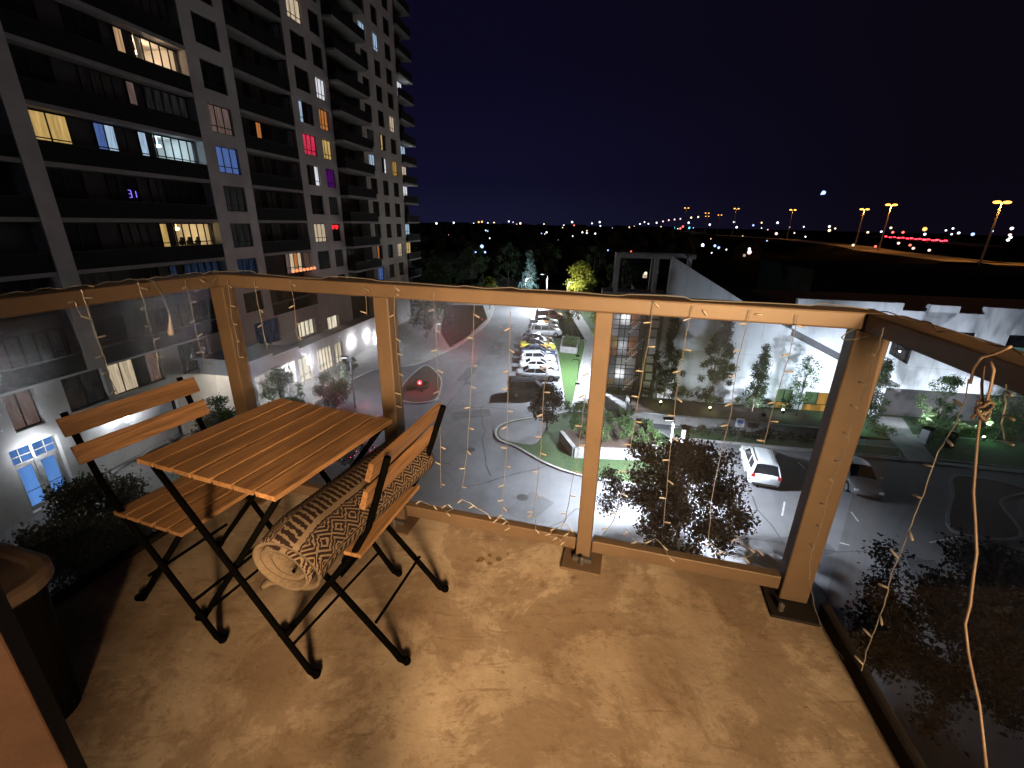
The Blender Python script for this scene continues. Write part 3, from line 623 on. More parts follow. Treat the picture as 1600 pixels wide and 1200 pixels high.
for j in range(3):
    z0 = .6 + j * 2.9
    for s_ in range(8): sr.box((4.0 + s_ * .17, .3, z0 + s_ * .2), (4.0 + s_ * .17 + .2, .85, z0 + s_ * .2 + .05))
    sr.bar((3.9, .28, z0 + .7), (5.45, .28, z0 + 2.4), .05, .05)
    for s_ in range(9): sr.box((3.95 + s_ * .17, .26, z0 + s_ * .2), (3.98 + s_ * .17, .29, z0 + s_ * .2 + .8))
sr.build('staircase', M['white_panel'], hall)
ml = MB()
for z in (.9, 1.2, 2.35, 3.3, 4.2, 4.82, 5.68, 6.83, 7.7, 8.6): ml.box((1.95, -.05, z - .025), (5.55, .02, z + .025))
for a in (1.95, 3.55, 5.4): ml.box((a, -.04, .1), (a + .06, .03, 9.6))
ml.build('mullion', M['frame'], hall)
pr = MB(); pr.box((1.2, -.3, .1), (1.9, .5, 9.7)); pr.build('side_pier', M['grey_frame'], hall)
pg = MB()
pg.box((1.2, -.3, 9.7), (6.88, 2.4, 10.25))
for a, y in ((2.15, -.3), (5.5, -.3), (2.15, 2.0), (5.5, 2.0), (8.7, 2.0)): pg.box((a, y, 10.25), (a + .38, y + .38, 13.25))
pg.box((2.15, -.3, 13.25), (6.9, .08, 13.62)); pg.box((2.15, 2.0, 13.25), (9.08, 2.38, 13.62)); pg.box((2.15, .08, 13.25), (2.53, 2.0, 13.62)); pg.box((8.7, .6, 13.25), (9.08, 2.0, 13.62))
pg.build('roof_pergola', M['grey_frame'], hall)
for z in (2.0, 4.9, 7.8): point('stair_light', (3.6, .5, z), 30, (.95, .97, 1), .15, hall)

# ------------------------------------------------------------------ planters, hedges, trees
pw = thing('planter_wall', 'low pale concrete planter wall running in front of the white hall trees', 'wall', (0, 0, 0))
q = MB(); a, b, c = (11.0, 39.4), (10.2, 35.3), (25.4, 32.75)
for p0, p1 in ((a, b), (b, c)): q.bar((*p0, .42), (*p1, .42), .3, .84)
q.build('wall', M['kerb'], pw)
q = MB(); q.prism([a, b, c, (26, 36.4), (12, 39.2)], .1, .62); q.build('soil', M['mulch'], pw)
pw = thing('planter_wall', 'angled white planter wall on the lawn beside the green bush', 'wall', (0, 0, 0))
q = MB()
for p0, p1 in (((3.9, 31.2), (4.6, 28.5)), ((4.6, 28.5), (9.6, 28.3))): q.bar((*p0, .5), (*p1, .5), .3, .8)
q.build('wall', M['kerb'], pw)
q = MB(); q.prism([(4.0, 31.3), (4.7, 28.6), (9.6, 28.4), (11.5, 32), (7, 35)], .1, .7); q.build('soil', M['mulch'], pw)
bx = thing('planter_box', 'white square planter box at the far end of the bright lawn', 'planter', (0, 0, 0))
q = MB(); p4 = [(6.3, 56.4), (8.3, 55.8), (9.4, 61.6), (7.2, 62.2)]
for i in range(4): q.bar((*p4[i], .5), (*p4[(i + 1) % 4], .5), .22, .8)
q.build('wall', M['kerb'], bx); q = MB(); q.prism(p4, .1, .72); q.build('soil', M['mulch'], bx)

shrub('hedge', 'low green planting inside the square planter box', (7.8, 59.0, .7), .9, 2.4, .7, M['leaf_mid'], 1500, .16, 44, R(-12), cat='plants', k=22)
tree('street_tree', 'big dark plum leaved tree below the balcony beside the white car', (8.6, 18.9, 0), 6.1, 4.3, 1.5, 'round', M['leaf_purple'], 24000, .165, 1, cr=.8, k=95, tr=.13, limbs=9)
tree('street_tree', 'dark tree under the balcony at the lower right corner', (14.2, 10.2, 0), 7.2, 3.6, 2.2, 'round', M['leaf_purple'], 21000, .15, 2, cr=.8, k=70, tr=.13, limbs=8)
tree('street_tree', 'reddish plum tree on the pale peninsula tip by the black car', (2.9, 32.9, .1), 3.9, 1.75, 1.0, 'round', M['leaf_purple'], 5200, .17, 3, cr=.55, k=45, tr=.07)
tree('street_tree', 'dark leafy tree below the left railing beside the blue lit doors', (-18.4, 16.4, 0), 5.2, 2.6, 1.6, 'round', M['leaf_dark'], 13000, .15, 4, cr=.8, k=70, tr=.12)
tree('street_tree', 'dark tree rising behind the backrest of the left chair', (-17.4, 23.6, 0), 4.9, 2.5, 1.3, 'round', M['leaf_dark'], 12000, .15, 5, cr=.75, k=70, tr=.11)
tree('street_tree', 'dark tree at the bottom left below the balcony floor edge', (-15.2, 12.6, 0), 6.0, 3.0, 1.6, 'round', M['leaf_dark'], 14000, .15, 16, cr=.8, k=60, tr=.11)
tree('street_tree', 'lamplit green tree in front of the bright entrance canopy', (-18.6, 33.6, 0), 4.7, 1.9, 1.3, 'round', M['leaf_mid'], 6000, .16, 6, cr=.6, k=55, tr=.08)
tree('street_tree', 'dark rounded tree in front of the lobby doors', (-15.6, 36.2, 0), 3.8, 1.75, .9, 'spread', M['leaf_dark'], 5500, .16, 7, cr=.55, k=50, tr=.08)
tree('street_tree', 'small round tree beside the bay with the bright wall lamp', (-20.4, 28.2, 0), 4.4, 1.6, 1.2, 'round', M['leaf_mid'], 4500, .15, 8, cr=.5, k=45, tr=.07)
wt = [(14.0, 38.1, 8.2, 1.6, 'column', 'leaf_dark', 9000, 'dark columnar tree in front of the lit hall door'),
      (17.9, 37.0, 8.9, 1.75, 'column', 'leaf_dark', 11000, 'tallest dark columnar tree against the white sloping wall'),
      (21.3, 36.3, 6.2, 1.6, 'cone', 'leaf_dark', 4200, 'open dark young tree left of the yellow lit windows'),
      (24.9, 35.7, 5.4, 1.5, 'round', 'leaf_mid', 1500, 'sparse pale young tree in front of the yellow lit windows'),
      (30.2, 34.4, 6.4, 1.1, 'column', 'leaf_dark', 4200, 'dark narrow tree just right of the thick corner post'),
      (34.6, 33.3, 5.3, 1.8, 'round', 'leaf_mid', 2600, 'sparse tree seen behind the hanging light strand on the right'),
      (38.9, 32.3, 5.0, 1.7, 'round', 'leaf_mid', 2600, 'sparse tree seen behind the looped orange cord')]
for i, (x, y, h, rx, pf, lm, n, lab) in enumerate(wt):
    tree('young_tree', lab, (x, y, .6 if i < 4 else .12), h, rx, .7 if pf != 'round' else 1.2, pf, M[lm], int(n * 1.5), .135, 20 + i, group='trees along the white hall', cr=.45, k=75 if pf != 'round' else 40, tr=.05, limbs=9)
rng = random.Random(5)
shrub('hedge', 'rounded green bush lit by the lamp behind the white planter wall', (7.9, 31.0, .6), 3.3, 2.0, 1.7, M['leaf_mid'], 9500, .13, 31, R(-12), cat='bush', k=60)
shrub('hedge', 'dark clipped hedge below the planter wall', (19.5, 32.2, .12), 5.6, .55, .8, M['leaf_dark'], 3800, .12, 32, R(-9), cat='hedge', k=50)
shrub('hedge', 'dark hedge at the foot of the yellow lit windows', (23.0, 37.3, .6), 2.6, .7, 1.1, M['leaf_dark'], 2400, .13, 33, R(-9), cat='hedge', k=36)
shrub('hedge', 'green lit hedge at the foot of the wall on the far right', (39.2, 33.2, .12), 4.6, .9, 1.0, M['leaf_mid'], 4200, .14, 34, R(-9), cat='hedge', k=60)
shrub('hedge', 'dark hedge behind the two uplit columnar trees', (15.4, 39.3, .6), 3.2, .5, 1.0, M['leaf_dark'], 2200, .12, 35, R(-9), cat='hedge', k=36)
shrub('hedge', 'small dark shrub beside the entrance path and its bin', (34.2, 32.6, .12), 1.0, .9, 1.2, M['leaf_dark'], 1100, .13, 36, cat='bush', k=14)
shrub('hedge', 'green glowing bush left of the corner post at the entrance path', (30.8, 33.5, .12), .7, .6, .8, M['leaf_mid'], 700, .12, 37, cat='bush', k=10)
shrub('hedge', 'vivid green lit bush beside the bright entrance bay', (-20.2, 26.2, .1), .9, .9, 1.4, M['leaf_mid'], 1600, .13, 38, cat='bush', k=16)
shrub('hedge', 'dark bush on the pavement under the table edge', (-10.3, 26.6, .0), 1.5, 1.1, 1.6, M['leaf_dark'], 2600, .15, 39, cat='bush', k=24)
shrub('hedge', 'planting on the small traffic island around the red light', (-9.4, 42.6, .1), 1.0, 2.6, .55, M['leaf_dark'], 1300, .12, 40, cat='plants', k=22)
shrub('hedge', 'round bush in a pot beside the lobby windows', (-18.3, 47.3, .1), .75, .75, 1.5, M['leaf_dark'], 1200, .13, 41, cat='bush', k=14)
shrub('hedge', 'leafy plants at the near tip of the bright lawn', (5.9, 36.9, .1), 1.2, .8, 1.1, M['leaf_dark'], 1500, .13, 42, cat='bush', k=18)
tree('street_tree', 'yellow green tree lit from below at the far end of the footpath', (14.4, 97.0, 0), 8.6, 3.9, 2.0, 'round', M['leaf_lime'], 4200, .42, 50, cr=1.1, k=55, tr=.16)
tree('street_tree', 'pale blue lit spruce at the far end of the street', (3.6, 108.0, 0), 10.0, 2.9, .8, 'cone', M['leaf_blue'], 3200, .42, 51, cr=.8, k=60, tr=.16)
tree('street_tree', 'thin yellowing street tree behind the far parked cars', (9.0, 66.5, .1), 6.2, 1.7, 2.0, 'round', M['leaf_lime'], 1700, .22, 52, cr=.6, k=30, tr=.07)
tree('street_tree', 'thin street tree hidden behind the third railing post', (11.0, 56.0, .1), 5.8, 1.5, 2.0, 'round', M['leaf_lime'], 1500, .2, 53, cr=.55, k=28, tr=.06)
tree('street_tree', 'small tree at the street end beside the pale road', (-4.6, 86.0, .1), 6.2, 2.0, 1.6, 'round', M['leaf_lime'], 2000, .26, 54, cr=.7, k=30, tr=.08)
DTL = ['dark tree in the roadside bed nearest to the tower entrance', 'dark tree in the roadside bed halfway along the street', 'dark tree in the roadside bed farthest up the street', 'broad black tree against the far end of the tower', 'broad black tree left of the street end', 'broad black tree straight beyond the street end', 'broad black tree between the blue spruce and the yellow green tree', 'broad black tree behind the yellow green tree on the right', 'broad black tree behind the roof pergola', 'tall black tree beside the lowest lit tower balcony']
for i, (x, y, h, rx) in enumerate([(-12.6, 63, 7.5, 2.6), (-13.4, 71, 8.5, 3.0), (-12.2, 80, 9.0, 3.2), (-17.5, 92, 10.5, 4.6), (-9.5, 101, 11.5, 4.6), (-1.5, 118, 11, 4.6), (8.5, 121, 11.5, 5.0), (20, 116, 11, 5.0), (24.0, 101, 10.5, 4.6), (-25, 108, 12, 5.2)]):
    tree('street_tree', DTL[i], (x, y, 0), h, rx, 1.6, 'round', M['leaf_dark'], 2800, .36, 60 + i, group='dark trees beyond the street', cr=1.0, k=45, tr=.15, limbs=5)

# ------------------------------------------------------------------ street lamps and their light
def lamp_post(name, label, x, y, z, h, arm, power, col=COOL, r=.18, group=None, cone=152, bare=False):
    t = thing(name, label, 'street lamp', (x, y, z), 0, group)
    q = MB(); q.tube([(0, 0, 0), (0, 0, .4), (0, 0, h)], [.10, .07, .05], 8); q.build('pole', M['post_metal'], t, smooth=True)
    q = MB(); q.tube([(0, 0, h - .1), (arm[0] * .6, arm[1] * .6, h + .12), (arm[0], arm[1], h + .12)], .035, 6); hd = q.build('arm', M['post_metal'], t)
    q = MB(); q.box((arm[0] - .3, arm[1] - .14, h + .07), (arm[0] + .3, arm[1] + .14, h + .17)); hd = q.build('lamp_head', M['post_metal'], t)
    q = MB(); q.box((arm[0] - .24, arm[1] - .10, h + .045), (arm[0] + .24, arm[1] + .10, h + .069)); q.build('lamp_lens', M['lamp_cool'], hd)
    if power and bare: point('lamp_light', (arm[0], arm[1], h - .12), power, col, r, t)
    elif power: spot('lamp_light', (arm[0], arm[1], h - .02), (arm[0], arm[1], 0), power, col, cone, r, t, .35)
    return t
lamp_post('street_lamp', 'slim street lamp standing up behind the big plum tree', 9.4, 23.4, 0, 5.4, (-.3, .1), 33000)
lamp_post('street_lamp', 'slim street lamp on the footpath behind the third railing post', 9.1, 45.6, .1, 8.0, (-1.6, 0), 34000, cone=164)
lamp_post('street_lamp', 'distant street lamp above the pale far end of the street', 6.2, 84.5, 0, 7.0, (-1.0, 0), 38000, cone=164)
lamp_post('street_lamp', 'slim lamp post on the drop off forecourt behind the table', -14.0, 36.6, .1, 4.6, (-.5, .2), 1300)
lamp_post('street_lamp', 'short lamp post at the roadside bed left of the street', -9.3, 52.6, .1, 4.2, (.3, .2), 900)
lamp_post('street_lamp', 'street lamp in the dark garden left of the yellow green tree', 11.2, 93.5, 0, 4.6, (.6, 0), 5000, (1, .93, .6), bare=True)
lamp_post('street_lamp', 'street lamp hidden beside the pale blue spruce', 2.6, 103.0, 0, 4.0, (.4, .3), 7000, (.7, .88, 1), bare=True)
for x, y, lab in ((6.9, 44.0, 'thin black post on the near half of the bright lawn'), (8.3, 54.5, 'thin black post on the far half of the bright lawn')):
    t = thing('lawn_post', lab, 'post', (x, y, .12)); q = MB(); q.tube([(0, 0, 0), (0, 0, 2.6), (-.1, 0, 2.7), (-.7, 0, 2.7), (-.7, 0, 2.45)], .035, 5); q.build('post', M['black_metal'], t); q = MB(); q.box((-.22, -.1, 0), (.22, .1, .16)); q.build('foot', M['black_metal'], t)
FLD = lamp_post('street_lamp', 'added lamp hidden behind the thick corner post to light the hall wall', 25.2, 31.2, .1, 4.4, (.1, .3), 0)  # unseen lamp, added to brighten the hall wall
for tx, pw2 in (((21.5, 41, 4.5), 3300), ((33, 38, 4.0), 6500)): spot('flood_beam', (.1, .5, 4.45), Vector(tx) - Vector((25.2, 31.2, .1)), pw2, (.74, .84, 1.0), 105, .15, FLD, .8)
# red beacon on the island
t = thing('island_beacon', 'glowing red beacon on the traffic island', 'light', (-9.2, 41.6, .12)); q = MB(); q.tube([(0, 0, 0), (0, 0, .55)], .05, 8); q.build('stem', M['post_metal'], t); q = MB(); q.ball((0, 0, .72), .20, 12, 8); q.build('lens', glow('red_lens', (1, .02, .04), 6.0), t); q = MB(); q.ball((.02, -.19, .76), .055); q.build('lamp_core', glow('red_core', (1, .5, .45), 14), t); point('beacon_light', (0, 0, 1.15), 300, (1, .015, .04), .1, t)
# garden uplights under the trees
LG = (.86, 1.0, .62)
ups = [((13.55, 37.35, .62), (14.4, 38.6, 4), 60, (.88, 1, .45), 'uplight under the dark columnar tree by the lit door', 110), ((17.55, 36.2, .62), (17.9, 37.6, 4), 60, (.88, 1, .45), 'uplight under the tallest columnar tree', 110),
       ((23.9, 36.0, .62), (25.0, 41.2, 5), 380, COOL, 'bright uplight under the sparse tree by the yellow windows', 150), ((29.2, 34.4, .12), (29.4, 38, 3), 300, COOL, 'small uplight at the foot of the corner post view', 110),
       ((34.0, 33.0, .12), (33.6, 39.0, 4.5), 1700, COOL, 'green shaded uplight at the entrance path', 150), ((38.2, 32.4, .12), (38.0, 37.8, 4.5), 2200, COOL, 'green shaded uplight below the orange cord', 150)]
for i, (p, tg, pwv, col, lab, sz) in enumerate(ups):
    t = thing('garden_uplight', lab, 'uplight', p, 0, 'uplights along the white hall')
    q = MB(); q.tube([(0, 0, 0), (0, 0, .18)], .03, 6); q.tube([(0, -.06, .16), (0, .10, .30)], [.09, .10], 8); q.tube([(0, .12, 0), (0, .12, 1.15 if i > 3 else .2)], .02, 5); q.build('housing', M['black_metal'], t)
    q = MB(); q.ball((0, .11, .32), .10, 10, 6); q.build('lens', glow('uplight_lens_%d' % i, (.9, 1, .55) if i < 2 else (.75, 1, .8), 16), t)
    spot('uplight_beam', (0, .13, 1.25 if i > 3 else .42), Vector(tg) - Vector(p), pwv, col, sz, .07, t)
    point('uplight_spill', (0, -.12, .75), 40 if i < 2 else 40, (.75, 1, .25) if i < 2 else (.30, 1, .48), .05, t)
t = thing('garden_uplight', 'uplight inside the vivid green bush by the entrance bay', 'uplight', (-19.6, 25.6, .1)); q = MB(); q.tube([(0, 0, 0), (0, .1, .3)], .07, 8); q.build('housing', M['black_metal'], t); point('uplight_spill', (.2, -.25, .9), 42, (.25, 1, .55), .06, t)
t = thing('wall_floodlight', 'floodlight washing the grey face of the sloping wall', 'floodlight', S(15.6, 38.4, .7)); q = MB(); q.box((-.2, -.1, 0), (.2, .1, .25)); q.build('housing', M['black_metal'], t); spot('flood_beam', (0, .2, .3), (-2.2, 3.9, 4.0), 1500, COOL, 125, .1, t)

# ------------------------------------------------------------------ street furniture
t = thing('parking_sign', 'white parking sign on a thin pole beside the white car', 'sign', (17.7, 31.4, .1), R(-12))
q = MB(); q.tube([(0, 0, 0), (0, 0, 2.0)], .03, 6); q.build('pole', M['post_metal'], t); q = MB(); q.box((-.32, -.05, 1.35), (.32, -.03, 2.05)); pl = q.build('sign_plate', M['white_panel'], t)
q = MB(); q.box((-.2, -.055, 1.62), (.2, -.051, 1.92)); q.build('sign_symbol', mat('sign_blue', (.05, .12, .42), .6), pl)
q = MB(); q.box((-.17, -.055, 1.45), (.17, -.051, 1.49)); q.box((-.17, -.055, 1.53), (.1, -.051, 1.56)); q.build('sign_text_line', M['frame'], pl)
t = thing('bollard_light', 'white marker post above the plum tree with a dark cap', 'bollard', (13.3, 31.0, .05)); q = MB(); q.box((-.13, -.08, 0), (.13, .08, 1.25)); q.build('panel', M['white_panel'], t); q = MB(); q.box((-.15, -.1, 1.25), (.15, .1, 1.6)); q.build('cap', M['black_metal'], t)
t = thing('litter_bin', 'pale tilted litter bin beside the entrance path', 'bin', (32.9, 31.9, .14), R(20)); q = MB(); q.box((-.3, -.28, 0), (.3, .28, 1.15)); q.build('body', M['grey_frame'], t, bevel=.04); q = MB(); q.box((-.33, -.31, 1.15), (.33, .31, 1.32)); q.build('lid', M['black_metal'], t, bevel=.04)
t = thing('litter_bin', 'black round litter bin beside the pale one', 'bin', (34.2, 31.2, .14)); q = MB(); q.lathe([(.3, 0), (.36, 1.0), (.37, 1.05), (.2, 1.25), (.02, 1.3)], 14); q.build('body', M['black_metal'], t); q = MB(); q.lathe([(.38, .98), (.38, 1.04)], 14); q.build('rim', M['black_metal'], t)

# ------------------------------------------------------------------ cars
def paint(name, c, r=.28): 
    m = mat(name, c, r, metal=.0, spec=.5); m.node_tree.nodes['Principled BSDF'].inputs['Coat Weight'].default_value = .6; return m
CARGLASS = mat('car_glass', (.010, .011, .013), .08, spec=.6); TYRE = mat('tyre_rubber', (.012, .012, .012), .9); RIM = mat('alloy_rim', (.35, .35, .36), .35, metal=.7)
HEAD = mat('headlight_lens', (.55, .57, .6), .15); TAIL = mat('taillight_lens', (.22, .008, .01), .2); PLATE = mat('plate', (.6, .6, .6), .6); TRIM = mat('black_trim', (.015, .015, .015), .6)
def loft(mb, st, ring):
    rows = [ring(*s_) for s_ in st]; n = len(rows[0]); b = []
    vs = [p for r_ in rows for p in r_]; fs = []
    for i in range(len(rows) - 1):
        for k in range(n): fs.append((i * n + k, i * n + (k + 1) % n, (i + 1) * n + (k + 1) % n, (i + 1) * n + k))
    fs += [tuple(range(n)), tuple((len(rows) - 1) * n + k for k in range(n))]
    mb.add(vs, fs)
WH = {}
def car(label, kind, pm_, loc, rz, group=None, cat='car', roofm=None, hoodm=None, L=None):
    L0, W, H = {'sedan': (4.75, 1.82, 1.45), 'suv': (4.7, 1.92, 1.72), 'van': (4.9, 1.95, 1.78), 'coupe': (4.5, 1.85, 1.36), 'hatch': (4.2, 1.8, 1.5)}[kind]; L = L or L0
    t = thing('parked_car', label, cat, loc, rz, group); hw = W / 2
    if kind in ('sedan', 'coupe'):
        bl = .92; st = [(0, .42, .82, .74), (.015, .30, .93, .84), (.06, .24, .99, .92), (.16, .21, 1.01, .99), (.3, .2, .97, 1), (.5, .2, .94, 1), (.68, .2, .94, 1), (.76, .2, .93, .99), (.88, .22, .84, .96), (.965, .26, .72, .86), (.99, .34, .62, .76)]
        cb = [(.13, .95), (.285, H - .03), (.54, H), (.735, .93)]
    else:
        bl = 1.04; k_ = 0 if kind != 'hatch' else -.06
        st = [(0, .45, .95, .86), (.012, .32, 1.02 + k_, .92), (.05, .26, 1.06 + k_, .97), (.16, .22, 1.06 + k_, 1), (.5, .22, 1.04 + k_, 1), (.70, .22, 1.04 + k_, 1), (.79, .22, 1.03 + k_, .99), (.90, .24, .96 + k_, .96), (.97, .28, .84 + k_, .86), (.992, .36, .70, .78)]
        cb = [(.025, 1.04 + k_), (.075, H - .06), (.56 if kind != 'van' else .60, H), (.735 if kind != 'van' else .80, 1.02 + k_)]
    X = lambda f: (f - .5) * L
    def ring(f, zl, zt, wf):
        h = hw * wf; x = X(f); zm = (zl + zt) / 2
        return [(x, -h * .90, zl), (x, -h * .99, zl + .10), (x, -h, zm), (x, -h * .97, zt - .10), (x, -h * .86, zt - .01), (x, -h * .45, zt + .02), (x, h * .45, zt + .02), (x, h * .86, zt - .01), (x, h * .97, zt - .10), (x, h, zm), (x, h * .99, zl + .10), (x, h * .90, zl)]
    mb = MB(); loft(mb, st, ring); body = mb.build('body', pm_, t, smooth=True)
    for p in body.data.polygons: p.use_smooth = True
    # cabin: dark glass volume, painted pillars and roof
    wb_, wr = hw * .86, hw * .68
    def cs(f, z, wv): return [(X(f), -wv, z), (X(f), wv, z)]
    gl = MB(); (f0, z0), (f1, z1), (f2, z2), (f3, z3) = cb
    b0, b3 = cs(f0, z0 - .06, wb_), cs(f3, z3 - .06, wb_); r1, r2 = cs(f1, z1 - .03, wr), cs(f2, z2 - .03, wr)
    gl.add(b0 + r1 + r2 + b3, [(0, 1, 3, 2), (2, 3, 5, 4), (4, 5, 7, 6), (0, 2, 4, 6), (1, 7, 5, 3), (0, 6, 7, 1)]); gl.build('window_glass', CARGLASS, t)
    rf_ = MB(); n_ = 4
    vs = []; 
    for i in range(n_ + 1):
        f = f1 + (f2 - f1) * i / n_; zz = z1 + (z2 - z1) * i / n_ + .03 * math.sin(math.pi * i / n_)
        vs += [(X(f), -wr - .02, zz - .05), (X(f), -wr * .55, zz + .02), (X(f), wr * .55, zz + .02), (X(f), wr + .02, zz - .05)]
    fs = [(i * 4 + j, i * 4 + j + 1, i * 4 + j + 5, i * 4 + j + 4) for i in range(n_) for j in range(3)]; rf_.add(vs, fs)
    for s_ in (-1, 1):
        rf_.bar((X(f1), s_ * wr, z1 - .04), (X(f0), s_ * wb_, z0 - .02), .10 if kind in ('sedan', 'coupe') else .22, .05, (0, s_, .4)); rf_.bar((X(f2), s_ * wr, z2 - .04), (X(f3), s_ * wb_, z3 - .02), .08, .05, (0, s_, .4))
        fm = (f1 + f2) / 2 + .02; rf_.bar((X(fm), s_ * (wr + .005), z2 - .05), (X(fm - .01), s_ * (wb_ + .005), bl), .07, .03, (0, s_, .3))
        rf_.bar((X(f1), s_ * (wr + .01), z1 - .05), (X(f2), s_ * (wr + .01), z2 - .05), .06, .05)
        if kind in ('suv', 'van', 'hatch'): fm = (f1 + f2) / 2 - .2; rf_.bar((X(fm), s_ * (wr + .005), z2 - .06), (X(fm - .01), s_ * (wb_ + .005), bl), .09, .03, (0, s_, .3))
    rf_.build('roof', roofm or pm_, t)
    if kind in ('suv', 'van'):
        for s_ in (-1, 1):
            q = MB(); q.bar((X(f1 + .04), s_ * wr * .86, z1 + .05), (X(f2 - .04), s_ * wr * .86, z2 + .05), .03, .03); q.build('roof_rail', TRIM, t)
    if hoodm:
        q = MB(); q.add([(X(.76), -hw * .7, .968), (X(.76), hw * .7, .968), (X(.96), hw * .62, .762), (X(.96), -hw * .62, .762)], [(0, 1, 2, 3)]); q.build('hood', hoodm, t)
    if 'w' not in WH:
        q = MB(); q.prism_y([(.33 * math.cos(i * math.pi / 10), .33 * math.sin(i * math.pi / 10)) for i in range(20)], -.11, .11); WH['w'] = q.mesh('tyre', TYRE)
        q = MB()
        for s_ in (-1, 1):
            for i in range(10): a0, a1 = i * math.pi / 5, i * math.pi / 5 + .42; q.add([(0, s_ * .113, 0), (.22 * math.cos(a0), s_ * .118, .22 * math.sin(a0)), (.22 * math.cos(a1), s_ * .118, .22 * math.sin(a1))], [(0, 1, 2)])
        WH['r'] = q.mesh('rim', RIM)
    for f in (.185, .80):
        for s_ in (-1, 1):
            wl = link('wheel', WH['w'], t, (X(f), s_ * (hw - .10), .33)); link('rim', WH['r'], wl)
            q = MB(); q.add([(X(f) + .39 * math.cos(a_ * math.pi / 10), s_ * (hw + .004), .33 + .39 * math.sin(a_ * math.pi / 10)) for a_ in range(11)] + [(X(f) + .34 * math.cos(a_ * math.pi / 10), s_ * (hw + .006), .33 + .34 * math.sin(a_ * math.pi / 10)) for a_ in range(11)], [(i, i + 1, 12 + i, 11 + i) for i in range(10)]); q.build('wheel_arch', TRIM, t)
    zt = .80 if kind in ('sedan', 'coupe') else .93; tall = kind in ('suv', 'van', 'hatch')
    for s_ in (-1, 1):
        q = MB(); q.box((X(.0) - .012, s_ * hw * .80 - .14, zt - .10), (X(.03), s_ * hw * .80 + .08, zt + (.12 if tall else .05))); q.build('taillight', TAIL, t, bevel=.01)
        q = MB(); q.box((X(.955), s_ * hw * .72 - .17, .58 + (.1 if tall else 0)), (X(.988), s_ * hw * .72 + .10, .72 + (.1 if tall else 0))); q.build('headlight', HEAD, t, bevel=.02)
        q = MB(); q.box((X(f3) - .32, s_ * (hw + .10) - .09, bl + .02), (X(f3) - .18, s_ * (hw + .10) + .09, bl + .15)); q.bar((X(f3) - .25, s_ * wb_, bl), (X(f3) - .25, s_ * (hw + .06), bl + .06), .05, .04); q.build('mirror', pm_, t)
        q = MB()
        for f in (.38, .58): q.box((X(f), s_ * (hw + .005) - .012, bl - .16), (X(f) + .16, s_ * (hw + .005) + .012, bl - .13))
        q.build('door_handle', TRIM, t)
    q = MB(); q.box((X(0) - .02, -.26, .58 if not tall else .74), (X(0) - .002 + .03, .26, .70 if not tall else .86)); q.build('license_plate', PLATE, t)
    q = MB(); q.box((X(0) - .03, -hw * .74, .32), (X(.02), hw * .74, .46)); q.box((X(.985), -hw * .7, .28), (X(.995), hw * .7, .42)); q.build('bumper', TRIM, t, bevel=.015)
    return t
WHITE = paint('white_car_paint', (.52, .53, .55)); GREY = paint('grey_car_paint', (.20, .205, .22)); BLACK = paint('black_car_paint', (.010, .010, .012)); BLUE = paint('dark_blue_car_paint', (.02, .03, .07)); YEL = paint('yellow_car_paint', (.62, .52, .05)); SIL = paint('silver_car_paint', (.42, .43, .45)); DKS = paint('dark_silver_car_paint', (.11, .112, .12)); RED = paint('rust_red_car_paint', (.20, .05, .03))
GP = 'cars parked along the street'
aP = R(1.5)
car('black sport utility car nearest in the parked row', 'suv', BLACK, (1.9, 40.9, 0), aP, GP)
car('grey sedan parked second in the row after the black car', 'sedan', GREY, (2.75, 45.8, 0), aP, GP)
car('white coupe parked behind the grey sedan', 'coupe', WHITE, (3.0, 48.9, 0), aP, GP)
car('white hatchback with a dark roof window behind the coupe', 'hatch', SIL, (3.1, 51.8, 0), aP, GP)
car('dark blue sedan in the middle of the parked row', 'sedan', BLUE, (3.2, 54.7, 0), aP, GP)
car('yellow car with a black roof in the parked row', 'sedan', YEL, (3.35, 57.9, 0), aP, GP, roofm=BLACK)
car('black hatchback just behind the yellow car', 'hatch', BLACK, (3.5, 60.8, 0), aP, GP)
car('white van parked beyond the gap in the row', 'van', WHITE, (4.9, 66.0, 0), aP, GP, cat='van')
car('dark sedan parked behind the white van', 'sedan', DKS, (4.9, 69.4, 0), aP, GP)
car('white sedan second last in the parked row', 'sedan', WHITE, (5.2, 73.4, 0), aP, GP)
car('rust red van farthest along the parked row', 'van', RED, (6.4, 78.2, 0), aP, GP, cat='van')
car('white sport utility car seen from behind in the parking lot', 'suv', WHITE, (17.15, 27.1, .004), R(72), 'cars in the parking lot')
car('dark silver sedan beyond the thick corner post', 'sedan', DKS, (23.1, 26.0, .004), R(-108), 'cars in the parking lot')

# ------------------------------------------------------------------ far things
def far(px, py, z, dmax=900):
    d = ray(px, py)
    if d[2] < -1e-3:
        t = (z - EYE) / d[2]; y = d[1] * t
        if 0 < y < dmax: return tuple(float(v) for v in np.array([0, 0, EYE]) + d * t)
    t = dmax / d[1]; return tuple(float(v) for v in np.array([0, 0, EYE]) + d * t)
rng = np.random.default_rng(11)
